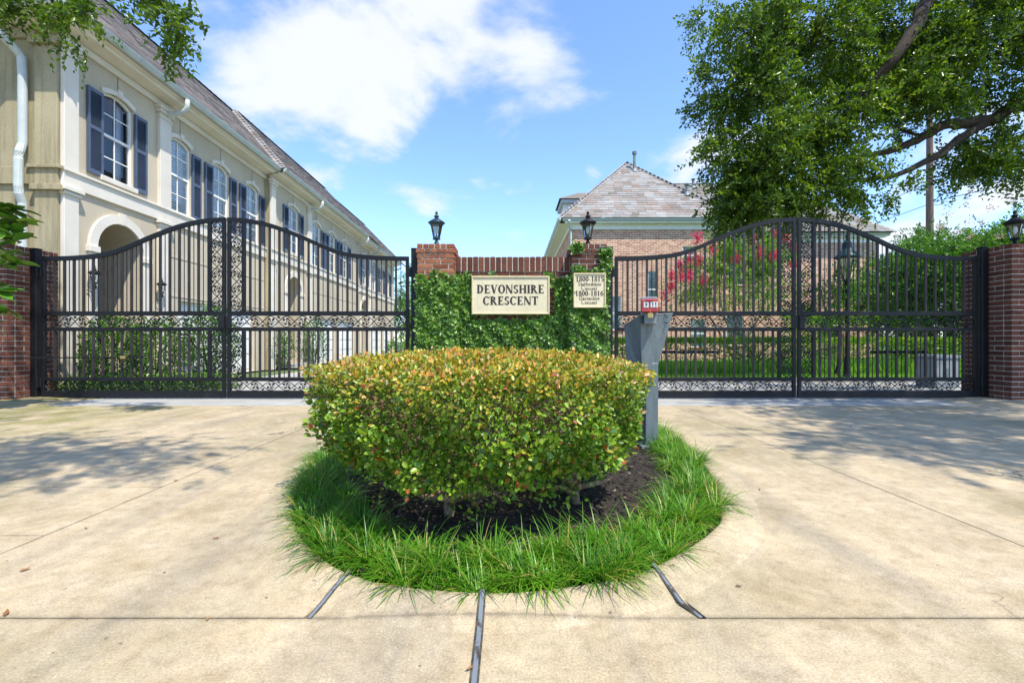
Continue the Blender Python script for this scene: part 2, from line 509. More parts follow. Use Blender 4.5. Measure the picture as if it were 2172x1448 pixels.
t = NT('dry_leaf'); t.base(t.ramp(t.rnd(), [(0, (.22, .10, .03)), (.5, (.30, .17, .06)), (1, (.13, .07, .035))]), .8)

leafmat('hedge_leaf', [(0, (.04, .095, .008)), (.35, (.105, .22, .015)), (.7, (.20, .33, .024)), (.92, (.33, .41, .04)), (.97, (.30, .13, .03)), (1, (.42, .07, .02))], .25, .36,
        [(0, (.28, .28, .02)), (.3, (.44, .34, .025)), (.55, (.58, .32, .03)), (.8, (.60, .21, .035)), (1, (.52, .33, .19))])
leafmat('grass_blade', [(0, (.035, .125, .006)), (.5, (.085, .24, .012)), (.85, (.16, .35, .022)), (.95, (.32, .40, .05)), (1, (.42, .30, .09))], .35, .4)
leafmat('bright_grass', [(0, (.07, .20, .01)), (.5, (.14, .33, .02)), (1, (.28, .46, .04))], .5, .5)
leafmat('ivy_leaf', [(0, (.035, .10, .012)), (.5, (.095, .215, .022)), (.85, (.19, .33, .04)), (1, (.32, .42, .09))], .25, .38)
leafmat('oak_leaf', [(0, (.036, .072, .008)), (.5, (.080, .145, .012)), (.85, (.155, .235, .02)), (1, (.29, .35, .04))], .48, .3)
leafmat('fresh_leaf', [(0, (.045, .125, .010)), (.5, (.10, .23, .018)), (.85, (.18, .33, .03)), (1, (.29, .42, .05))], .45, .4)
leafmat('bush_leaf', [(0, (.03, .09, .01)), (.5, (.07, .18, .016)), (.85, (.13, .27, .025)), (1, (.24, .37, .045))], .4, .38)
leafmat('crape_leaf', [(0, (.07, .17, .012)), (.5, (.14, .29, .02)), (.85, (.24, .40, .04)), (1, (.38, .42, .08))], .5, .4)
leafmat('magnolia_leaf', [(0, (.035, .11, .010)), (.5, (.065, .17, .016)), (1, (.11, .25, .03))], .3, .25)
leafmat('pink_flower', [(0, (.52, .010, .09)), (.5, (.72, .035, .18)), (1, (.78, .14, .30))], .4, .6)
leafmat('pale_pink_flower', [(0, (.50, .26, .36)), (1, (.66, .42, .52))], .35, .6)
t = NT('magnolia_solid'); t.base(t.ramp(t.rnd(), [(0, (.06, .16, .014)), (.5, (.13, .29, .025)), (1, (.24, .42, .05))]), .28, 0, .5)

t = NT('window_glass')
t.n.remove(t.b)
tr = t.n.new('ShaderNodeBsdfTransparent'); tr.inputs[0].default_value = (.95, .97, .98, 1)
gl = t.n.new('ShaderNodeBsdfGlossy'); gl.inputs['Roughness'].default_value = .02
fr = t.n.new('ShaderNodeFresnel'); fr.inputs[0].default_value = 1.5
ms = t.n.new('ShaderNodeMixShader')
t.l.new(t.math('ADD', fr.outputs[0], .05, True), ms.inputs[0]); t.l.new(tr.outputs[0], ms.inputs[1]); t.l.new(gl.outputs[0], ms.inputs[2])
t.l.new(ms.outputs[0], t.out.inputs['Surface'])
t = NT('lamp_glass')
t.n.remove(t.b)
tr = t.n.new('ShaderNodeBsdfTransparent'); tr.inputs[0].default_value = (.86, .93, .96, 1)
gl = t.n.new('ShaderNodeBsdfGlossy'); gl.inputs['Roughness'].default_value = .08
fr = t.n.new('ShaderNodeFresnel'); fr.inputs[0].default_value = 1.45
ms = t.n.new('ShaderNodeMixShader')
t.l.new(t.math('ADD', fr.outputs[0], .05, True), ms.inputs[0]); t.l.new(tr.outputs[0], ms.inputs[1]); t.l.new(gl.outputs[0], ms.inputs[2])
t.l.new(ms.outputs[0], t.out.inputs['Surface'])
M = MATS

# ------------------------------------------------------------------ foliage generators


def unit(a): return a / np.maximum(np.linalg.norm(a, axis=1, keepdims=True), 1e-9)


def leaves(C, D, L, W, name, mat, parent, c=None, tt=None, six=False, nrm=None, fold=.25):
    """leaves at points C, pointing along D, with length L and width W (arrays)"""
    n = len(C); D = unit(D)
    R = RNG.normal(size=(n, 3)) if nrm is None else nrm + RNG.normal(size=(n, 3)) * .35
    S = unit(np.cross(D, R)); N = np.cross(S, D)
    L = np.broadcast_to(np.asarray(L, float), (n,))[:, None]; W = np.broadcast_to(np.asarray(W, float), (n,))[:, None]
    if six:
        P = [C, C + D * L * .3 + S * W * .48 + N * W * fold, C + D * L * .7 + S * W * .40 + N * W * fold * .8, C + D * L - N * W * .1,
             C + D * L * .7 - S * W * .40 + N * W * fold * .8, C + D * L * .3 - S * W * .48 + N * W * fold]
        V = np.stack(P, 1).reshape(-1, 3); b = np.arange(n)[:, None] * 6
        Fc = np.concatenate([b + [0, 3, 2, 1], b + [0, 5, 4, 3]], 1).reshape(-1, 4)
    else:
        P = [C, C + D * L * .5 + S * W * .5 + N * W * fold, C + D * L, C + D * L * .5 - S * W * .5 + N * W * fold]
        V = np.stack(P, 1).reshape(-1, 3); b = np.arange(n)[:, None] * 4
        Fc = np.concatenate([b + [0, 2, 1], b + [0, 3, 2]], 1).reshape(-1, 3)
    c = RNG.random(n) if c is None else c
    at_ = {'c': np.repeat(c, 2)}
    if tt is not None: at_['t'] = np.repeat(tt, 2)
    me = np_mesh(name, V, Fc, at_)
    return link(name, me, mat, parent)


def in_lobe(n, c, r, shell=.45):
    d = unit(RNG.normal(size=(n, 3)))
    rad = RNG.random(n) ** shell
    return np.asarray(c) + d * rad[:, None] * np.asarray(r), d


def twigs(P, D, m, length, leaf, name, mat, parent, droop=.25, wratio=.5, c=None):
    """a twig at each P along D with m leaves"""
    n = len(P)
    D = unit(D + np.array([0, 0, -droop]) + RNG.normal(size=(n, 3)) * .35)
    tpar = (np.arange(m) + .5) / m
    ls = length * (.6 + .8 * RNG.random(n))
    C = P[:, None, :] + D[:, None, :] * (tpar[None, :, None] * ls[:, None, None])
    C[:, :, 2] -= (tpar[None, :] ** 2) * ls[:, None] * droop * .6
    side = unit(np.cross(D, RNG.normal(size=(n, 3))))
    sg = np.where(np.arange(m) % 2 == 0, 1., -1.)
    LD = D[:, None, :] * .7 + side[:, None, :] * sg[None, :, None] * .9 + RNG.normal(size=(n, m, 3)) * .3
    C = C.reshape(-1, 3); LD = LD.reshape(-1, 3)
    cc = np.clip(np.repeat(RNG.random(n) if c is None else c, m) * .75 + RNG.random(n * m) * .35 - .05, 0, 1)
    sz = leaf * (.7 + .6 * RNG.random(n * m))
    return leaves(C, LD, sz, sz * wratio, name, mat, parent, c=cc)


def bush(name, label, cat, c, r, n, leaf, mat, group=None, shell=.3, stems=3, flat=0.0, box=False, root=None):
    """rounded shrub standing on the ground: stems inside, leaves through the volume"""
    root = root or empty(name, (c[0], c[1], 0))
    tag(root, label, cat, group)
    o = np.array([c[0], c[1], 0.])
    mb = MB()
    for k in range(stems):
        a = random.random() * 6.28
        e = Vector((math.cos(a) * r[0] * .5, math.sin(a) * r[1] * .5, c[2] + r[2] * .5))
        mb.tube([(math.cos(a) * .04, math.sin(a) * .04, -.02), e * .5 + Vector((0, 0, .1)), e], [.022, .016, .007], 5)
    mb.build('stem', M['bark'], root)
    if box:
        u = RNG.random((n, 3)) * 2 - 1
        k = RNG.integers(0, 4, n)
        e = 1 - RNG.random(n) ** 2 * .35
        sg = np.where(RNG.random(n) < .5, -1, 1)
        u[k == 0, 0] = (sg * e)[k == 0]; u[k == 1, 1] = (sg * e)[k == 1]; u[k >= 2, 2] = e[k >= 2]
        P = np.array(c) + u * np.array(r); d = u.copy()
    else:
        P, d = in_lobe(n, c, r, shell)
        w = .10 * np.sin(P[:, :1] * 9 / max(r[0], .3) + 1.3) * np.cos(P[:, 2:] * 8 / max(r[2], .3))
        P = np.array(c) + (P - np.array(c)) * (1 + w)
    P = P - o
    keep = P[:, 2] > .02
    P, d = P[keep], d[keep]
    s = leaf * (.7 + .6 * RNG.random(len(P)))
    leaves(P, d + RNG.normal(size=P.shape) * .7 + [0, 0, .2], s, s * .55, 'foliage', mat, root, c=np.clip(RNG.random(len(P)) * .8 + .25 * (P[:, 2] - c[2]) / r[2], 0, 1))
    return root


def limb(path, r0, r1, jitter=.0, seg=5):
    """smooth limb through control points"""
    pts = [Vector(p) for p in path]; out = []
    for i in range(len(pts) - 1):
        p0 = pts[max(i - 1, 0)]; p1 = pts[i]; p2 = pts[i + 1]; p3 = pts[min(i + 2, len(pts) - 1)]
        for k in range(seg):
            u = k / seg
            out.append(.5 * ((2 * p1) + (-p0 + p2) * u + (2 * p0 - 5 * p1 + 4 * p2 - p3) * u * u + (-p0 + 3 * p1 - 3 * p2 + p3) * u ** 3))
    out.append(pts[-1])
    if jitter:
        out = [p + Vector([random.uniform(-jitter, jitter) for _ in range(3)]) for p in out]
    n = len(out)
    return out, [r0 + (r1 - r0) * (i / (n - 1)) for i in range(n)]


# ------------------------------------------------------------------ ground
BED_L = [gnd(*q) for q in ((1020, 1268), (900, 1260), (800, 1245), (745, 1228), (700, 1205), (640, 1150), (622, 1100), (640, 1030), (690, 958))]
BED_R = [gnd(*q) for q in ((1100, 1267), (1200, 1256), (1300, 1238), (1385, 1212), (1460, 1170), (1508, 1135), (1530, 1095), (1505, 1010), (1455, 950))]
BED_L += [(-1.32, 4.3), (-1.34, 5.9)]
BED_R += [(1.30, 4.3), (1.32, 5.9)]


def resample(pts, n):
    pts = [Vector((p[0], p[1], 0)) for p in pts]
    sm, _ = limb(pts, 1, 1, seg=8)
    d = [0]
    for a, b in zip(sm, sm[1:]): d.append(d[-1] + (b - a).length)
    out = []
    for i in range(n):
        tgt = d[-1] * i / (n - 1)
        j = max(k for k in range(len(d)) if d[k] <= tgt + 1e-9); j = min(j, len(d) - 2)
        u = (tgt - d[j]) / max(d[j + 1] - d[j], 1e-9)
        out.append(sm[j].lerp(sm[j + 1], u))
    return out


OUT = resample(list(reversed(BED_L)) + BED_R, 110)       # the bed's rim: left back, nose, right back
g = MB().box(-400, 400, -300, 900, -1.2, -.06).build('ground', M['terrain']); tag(g, kind='structure')

drive = empty('driveway'); tag(drive, kind='structure')
MB().poly([(-12, -6, -.022), (12, -6, -.022), (12, 8.7, -.022), (-12, 8.7, -.022)]).build('joint_bed', M['joint'], drive)


def slab(pts, mat='concrete', gap=.0):
    mb = MB(); mb.prism([(p[0], p[1], 0) for p in pts], (0, 0, -.05))
    o = mb.build('concrete_slab', M[mat], drive)
    return o


def rim(y0, y1, side):
    """rim points of the bed on one side between two distances, front to back"""
    if side < 0: pts = [q for q in reversed(OUT[:55])]
    else: pts = OUT[55:]
    pts = [(q.x, q.y) for q in pts]
    return [q for q in pts if y0 < q[1] < y1]


J = .003
XL, XR, XC = -1.88, 1.95, -.088
Y0, YG = 1.284, 5.53
nl = [(q.x, q.y) for q in OUT if -.56 < q.x < XC - .01 and q.y < 1.62]
nr = [(q.x, q.y) for q in OUT if XC + .01 < q.x < .50 and q.y < 1.62]
E = .009
slab([(-12, -6), (XC - E, -6), (XC - E, nl[-1][1])] + list(reversed(nl))[1:] + [(-.57, Y0 - J), (-12, Y0 - J)])
slab([(XC + E, -6), (12, -6), (12, Y0 - J), (.525, Y0 - J)] + list(reversed(nr)) + [(XC + E, nr[0][1])])
sl = rim(nl[0][1], YG, -1); sr = rim(nr[-1][1], YG, 1)
slab([(XL + J, Y0 + J), (-.59, Y0 + J), (nl[0][0] - .012, nl[0][1] + .008)] + sl + [(-1.33, YG - J), (XL + J, YG - J)])
slab([(.55, Y0 + J), (XR - J, Y0 + J), (XR - J, YG - J), (1.31, YG - J)] + list(reversed(sr)) + [(nr[-1][0] + .012, nr[-1][1] + .008)])
ys = [Y0, 1.831, 2.444, 3.619, 4.48, YG]
for a, b in zip(ys, ys[1:]): slab([(-12, a + J), (XL - J, a + J), (XL - J, b - J), (-12, b - J)])
ys = [Y0, 3.72, 4.75, YG]
for a, b in zip(ys, ys[1:]): slab([(XR + J, a + J), (12, a + J), (12, b - J), (XR + J, b - J)])
xs = [-12, -4.2, -1.34]
for a, b in zip(xs, xs[1:]): slab([(a + J, YG + J), (b - J, YG + J), (b - J, 8.6), (a + J, 8.6)], 'concrete_grey')
xs = [1.33, 4.1, 12]
for a, b in zip(xs, xs[1:]): slab([(a + J, YG + J), (b - J, YG + J), (b - J, 8.6), (a + J, 8.6)], 'concrete_grey')
slab([(-1.34 + J, 6.75), (1.33 - J, 6.75), (1.33 - J, 8.6), (-1.34 + J, 8.6)], 'concrete_grey')


def strip(path, w):
    mb = MB(); pts = [Vector((p[0], p[1], p[2] if len(p) > 2 else 0)) for p in path]
    for a, b in zip(pts, pts[1:]):
        d = (b - a).normalized(); s = Vector((-d.y, d.x, 0)) * w * .5
        mb.poly([(a - s) + Vector((0, 0, .002)), (b - s) + Vector((0, 0, .002)), (b + s) + Vector((0, 0, .002)), (a + s) + Vector((0, 0, .002))])
    e = MB()
    for a, b in zip(pts, pts[1:]):
        d = (b - a).normalized(); s = Vector((-d.y, d.x, 0)) * w * .95
        k = Vector((0, 0, .001))
        e.poly([a - s + k, b - s + k, b + s + k, a + s + k])
    o = mb.build('expansion_joint', M['expansion_strip'], drive)
    e.build('joint_edge', M['joint'], o)  # wider dark strip under the filler, in place of an open gap
    return o


strip([gnd(742, 1226) + (.026,), gnd(728, 1240) + (.024,), gnd(705, 1262) + (.016,), gnd(685, 1282) + (.008,), gnd(655, 1311)], .009)
strip([gnd(1024, 1268) + (.026,), gnd(1022, 1285) + (.024,), gnd(1019, 1315) + (.012,), gnd(1016, 1345) + (.003,), gnd(1005, 1448), (XC, .3)], .012)
strip([gnd(1385, 1211) + (.026,), gnd(1396, 1224) + (.024,), gnd(1418, 1250) + (.016,), gnd(1445, 1282) + (.007,), gnd(1488, 1310)], .009)

# low rolled kerb along the rim of the bed
mb = MB(); prof = [(.0, -.03), (.0, .014), (.012, .022), (.04, .023), (.09, .014), (.15, .004), (.19, -.006)]
rows = []
for i, q in enumerate(OUT):
    tn = (OUT[min(i + 1, len(OUT) - 1)] - OUT[max(i - 1, 0)]).normalized()
    outw = Vector((tn.y, -tn.x, 0))
    rows.append([q + outw * a + Vector((0, 0, z)) for a, z in prof])
for row in rows: mb.v += [tuple(p) for p in row]
k = len(prof)
for i in range(len(rows) - 1):
    for j in range(k - 1): mb.f.append((i * k + j, i * k + j + 1, (i + 1) * k + j + 1, (i + 1) * k + j))
o = mb.build('kerb', M['concrete'], None, smooth=True); tag(o, kind='structure')

# planting bed soil inside the rim, mulch chips on it
mb = MB()
mb.poly([(q.x, q.y, -.008) for q in reversed(OUT)])
o = mb.build('planting_bed', M['soil']); tag(o, kind='structure')


def half(y):
    xl = min((abs(q.y - y), -q.x) for q in OUT[:55])[1]; xr = min((abs(q.y - y), q.x) for q in OUT[55:])[1]
    return -xl, xr


n = 9000
yy = 1.42 + RNG.random(n) * 3.4
hw = np.array([half(y) for y in np.linspace(1.38, 4.9, 120)])
idx = np.clip(((yy - 1.38) / 3.52 * 119).astype(int), 0, 119)
xx = hw[idx, 0] * .97 + (hw[idx, 1] - hw[idx, 0]) * .97 * RNG.random(n)
C = np.stack([xx, yy, -.004 + RNG.random(n) * .02], 1)
D = RNG.normal(size=(n, 3)) * [1, 1, .2]
c = RNG.random(n); c = np.where(c > .93, .95 + RNG.random(n) * .05, c * .8)
o = leaves(C, D, .014 + .03 * RNG.random(n), .008 + .008 * RNG.random(n), 'mulch', M['mulch'], None, c=c, nrm=np.tile([0, 0, 1.], (n, 1)), fold=.1)
tag(o, 'dark bark mulch under the clipped round hedge', 'mulch', kind='stuff')

# street and verges behind the gates
o = MB().prism([(-5.5, 8.62, -.002), (-1.6, 8.62, -.002), (-2.6, 70, -.002), (-6.9, 70, -.002)], (0, 0, -.05)).build('street', M['concrete_grey']); tag(o, kind='structure')
mb = MB().prism([(-1.4, 8.75, .05), (30, 8.75, .05), (30, 60, .05), (-2.4, 60, .05)], (0, 0, -.12))
o = mb.build('lawn', M['lawn']); tag(o, kind='structure')
mb = MB().prism([(-1.4, 8.62, .085), (30, 8.62, .085), (30, 8.74, .085), (-1.4, 8.74, .085)], (0, 0, -.12))
o = mb.build('street_kerb', M['concrete_grey']); tag(o, kind='structure')
# aprons rising to the foot of the two outer piers
for sgn, nm in ((-1, 'left'), (1, 'right')):
    mb = MB(); N1 = 9
    yrow = [3.2, 4.2, 5.0, 5.5, 5.9, 6.3, 6.8]
    for y in yrow:
        k = min(1, max(0, (y - 3.2) / 2.3))
        for i in range(N1):
            u = i / (N1 - 1); x = 5.0 + .9 * (1 - k) + u * 2.6
            mb.v.append((sgn * x, y, -.012 + (.02 + .055 * k) * (3 * u * u - 2 * u ** 3 if u < .5 else .5 + (u - .5) * .3)))
    for r in range(len(yrow) - 1):
        for i in range(N1 - 1):
            q = r * N1 + i; fc = (q, q + 1, q + N1 + 1, q + N1)
            mb.f.append(fc if sgn > 0 else fc[::-1])
    o = mb.build('kerb_apron', M['concrete'], None, smooth=True); tag(o, kind='structure')

# ------------------------------------------------------------------ brickwork
BRICK_CACHE = {}


def brick_mesh(L, W, H):
    k = (round(L, 3), round(W, 3), round(H, 3))
    if k not in BRICK_CACHE:
        BRICK_CACHE[k] = MB().bbox(-L / 2, L / 2, -W / 2, W / 2, -H / 2, H / 2, .004).mesh('brick')
    return BRICK_CACHE[k]


def brick(parent, x0, x1, y0, y1, z0, z1, mat):
    me = brick_mesh(x1 - x0, y1 - y0, z1 - z0)
    o = bpy.data.objects.new('brick', me)
    if not me.materials: me.materials.append(M[mat])
    elif me.materials[0] != M[mat]:
        o = bpy.data.objects.new('brick', brick_mesh_for(me, mat))
    o.parent = parent
    j = lambda a: random.uniform(-a, a)
    o.location = ((x0 + x1) / 2 + j(.0015), (y0 + y1) / 2 + j(.0025), (z0 + z1) / 2 + j(.001))
    o.rotation_euler = (j(.008), j(.006), j(.01))
    COL.objects.link(o)
    return o


ALT = {}


def brick_mesh_for(me, mat):
    k = (me.name, mat)
    if k not in ALT:
        c = me.copy(); c.materials.clear(); c.materials.append(M[mat]); ALT[k] = c
    return ALT[k]


def run(a, b, step, off, joint):
    """split a..b into bricks with the given offset"""
    xs = [a]; x = a + off if off > .02 else a + step
    while x < b - .04: xs.append(x); x += step
    xs.append(b)
    return [(p + joint / 2 if p > a else p, q - joint / 2 if q < b else q) for p, q in zip(xs, xs[1:])]


def pier(root, x0, x1, y0, y1, z0, z1, mat, sides='LR', course=.0667, joint=.012, corbel=(), zmin=None, rowlock_top=0):
    """brick pier: core of mortar, brick skins on the front and the chosen sides"""
    MB().box(x0 + .010, x1 - .010, y0 + .010, y1, z0, z1 - .012).build('mortar_core', M['mortar'], root)
    n = int(round((z1 - z0) / course)); ch = (z1 - z0) / n
    bw = .098; step = .21
    for i in range(n):
        a = z0 + i * ch; b = a + ch - joint
        if zmin is not None and a < zmin: continue
        e = corbel[n - 1 - i] if n - 1 - i < len(corbel) else 0
        X0, X1, Yf = x0 - e, x1 + e, y0 - e
        st = step if n - 1 - i >= rowlock_top else .077
        off = 0 if i % 2 == 0 else st / 2
        for p, q in run(X0, X1, st, off, joint): brick(root, p, q, Yf, Yf + bw, a, b, mat)
        for s in sides:
            for p, q in run(Yf + bw + joint, y1, st, st / 2 if i % 2 == 0 else 0, joint):
                if s == 'L': brick(root, X0, X0 + bw, p, q, a, b, mat)
                else: brick(root, X1 - bw, X1, p, q, a, b, mat)
        if i == n - 1:
            MB().box(X0 + bw - .003, X1 - bw + .003, Yf + bw - .003, y1, a - .004, b - .004).build('mortar_top', M['mortar'], root)


PX0, PX1 = -1.262, -.772
QX0, QX1 = .79, 1.262
PT = 2.09
pl = empty('brick_pier', (0, 0, 0)); tag(pl, 'ivy-covered brick pier left of the cream name sign, lantern on top', 'brick pier')
pier(pl, PX0, PX1, 6.05, 6.53, 0, PT, 'brick_orange', 'LR', corbel=(.0, .014, .004), zmin=1.35, rowlock_top=3)
pr = empty('brick_pier', (0, 0, 0)); tag(pr, 'ivy-covered brick pier carrying the small cream address board', 'brick pier')
pier(pr, QX0, QX1, 6.05, 6.53, 0, PT, 'brick_red', 'LR', corbel=(.0, .014, .004), zmin=1.05, rowlock_top=2)

gw = empty('brick_wall', (0, 0, 0)); tag(gw, 'low brick wall with upright brick coping between the two gates', 'wall')
MB().box(PX1 + .001, QX0 - .001, 6.219, 6.44, 0, 1.734).box(PX1 + .001, QX0 - .001, 6.203, 6.45, 1.7345, 1.924).build('mortar_core', M['mortar'], gw)
n = 20; w = (QX0 - PX1 - .01) / n
for i in range(n):
    a = PX1 + .005 + i * w
    brick(gw, a + .006, a + w - .006, 6.195, 6.455, 1.738, 1.932 + random.uniform(-.003, .003), 'brick_red')
for i in range(13):
    b = 1.728 - i * .0667
    for p, q in run(PX1 + .004, QX0 - .004, .21, 0 if i % 2 else .105, .010): brick(gw, p, q, 6.21, 6.30, b - .0567, b, 'brick_red')

rp = empty('brick_pier', (0, 0, 0)); tag(rp, 'tall red brick pier at the right edge, in tree shade', 'brick pier')
pier(rp, 6.46, 7.16, 5.88, 6.55, 0.0, 2.055, 'brick_red', 'L', course=.0655, joint=.011, rowlock_top=1)
lp = empty('brick_pier', (0, 0, 0)); tag(lp, 'tall red brick pier at the left edge behind large glossy leaves', 'brick pier')
pier(lp, -7.22, -6.53, 5.88, 6.55, 0.0, 2.055, 'brick_red', 'R', course=.0655, joint=.011, rowlock_top=1)

# ------------------------------------------------------------------ ivy over the wall
n = 30000
C = []; Nn = []
for (x0, x1, y, zt, w) in ((PX0 - .01, PX1 + .01, 6.035, 1.735, 1.), (PX1, QX0, 6.19, 1.72, 3.), (QX0 - .01, QX1 + .01, 6.035, 1.80, 1.)):
    m = int(n * .8 * w / 5.0)
    x = x0 + (x1 - x0) * RNG.random(m); z = RNG.random(m) * zt
    edge = zt - .05 + .035 * np.sin(x * 17 + y) + .02 * np.sin(x * 41)
    keep = z < edge
    if w == 3.:
        # bare brick above, beside and below the sign board
        keep &= ~((x > -.18) & (x < .44) & (z > 1.655))
        keep &= ~((x > .50) & (x < .575) & (z > 1.13) & (z < 1.52))
        keep &= ~((x > -.5) & (x < .45) & (z < 1.135) & (z > 1.085 + .02 * np.sin(x * 30)))
        keep &= ~((x > -.53) & (x < .50) & (z > 1.15) & (z < 1.65))
    bump = .022 * (np.sin(x * 9 + z * 7) * np.sin(z * 11 - x * 5)) + .014 * np.sin(x * 23 + z * 19)
    yv = y - .02 - np.maximum(bump, -.015) - RNG.random(m) ** 2 * .02
    if w == 1. and x0 > 0: keep &= ~((x > .83) & (x < 1.225) & (z > 1.25) & (z < 1.67))
    C.append(np.stack([x, yv, z], 1)[keep])
C.append(np.stack([QX1 - .02 + RNG.normal(size=700) * .03, 6.03 - RNG.random(700) * .04, 1.75 + RNG.random(700) * .25], 1))
C.append(np.stack([QX0 + .06 + RNG.normal(size=260) * .04, 6.03 - RNG.random(260) * .04, 2.02 + RNG.normal(size=260) * .03], 1))
for xs_, sg in ((PX1, 1), (QX0, -1)):
    m = 900
    C.append(np.stack([np.full(m, xs_) + sg * (.01 + .03 * RNG.random(m)), 6.03 + .17 * RNG.random(m), RNG.random(m) * 1.66], 1))
C = np.concatenate(C); m = len(C)
D = RNG.normal(size=(m, 3)) * [1, .35, .8] + [0, -.45, -.35]
s = .020 + .040 * RNG.random(m) ** 1.7
clump = .5 + .5 * np.sin(C[:, 0] * 13 + C[:, 2] * 9) * np.sin(C[:, 2] * 15 - C[:, 0] * 4)
o = leaves(C, D, s, s * .85, 'ivy', M['ivy_leaf'], None, c=np.clip(RNG.random(m) * .8 + clump * .25 - .02, 0, 1), six=True,
           nrm=np.tile([0, -1., .35], (m, 1)), fold=.12)
tag(o, 'dense green creeping ivy covering the wall and piers around the signs', 'ivy')

# ------------------------------------------------------------------ lettering (strokes cut from flat plates)


def ring(cx, cy, rxo, ryo, rxi, ryi, a0, a1, n=14):
    out = []
    for i in range(n):
        u, v = math.radians(a0 + (a1 - a0) * i / n), math.radians(a0 + (a1 - a0) * (i + 1) / n)
        out.append([(cx + rxo * math.cos(u), cy + ryo * math.sin(u)), (cx + rxo * math.cos(v), cy + ryo * math.sin(v)),
                    (cx + rxi * math.cos(v), cy + ryi * math.sin(v)), (cx + rxi * math.cos(u), cy + ryi * math.sin(u))])
    return out


def rc(x0, x1, y0, y1): return [[(x0, y0), (x1, y0), (x1, y1), (x0, y1)]]


def dg(x0, y0, x1, y1, w): return [[(x0 - w / 2, y0), (x0 + w / 2, y0), (x1 + w / 2, y1), (x1 - w / 2, y1)]]


def stem(x, y0, y1, w, s=.07, h=.045, bot=True, top=True):
    r = rc(x - w / 2, x + w / 2, y0, y1)
    if bot: r += rc(x - w / 2 - s, x + w / 2 + s, y0, y0 + h)
    if top: r += rc(x - w / 2 - s, x + w / 2 + s, y1 - h, y1)
    return r


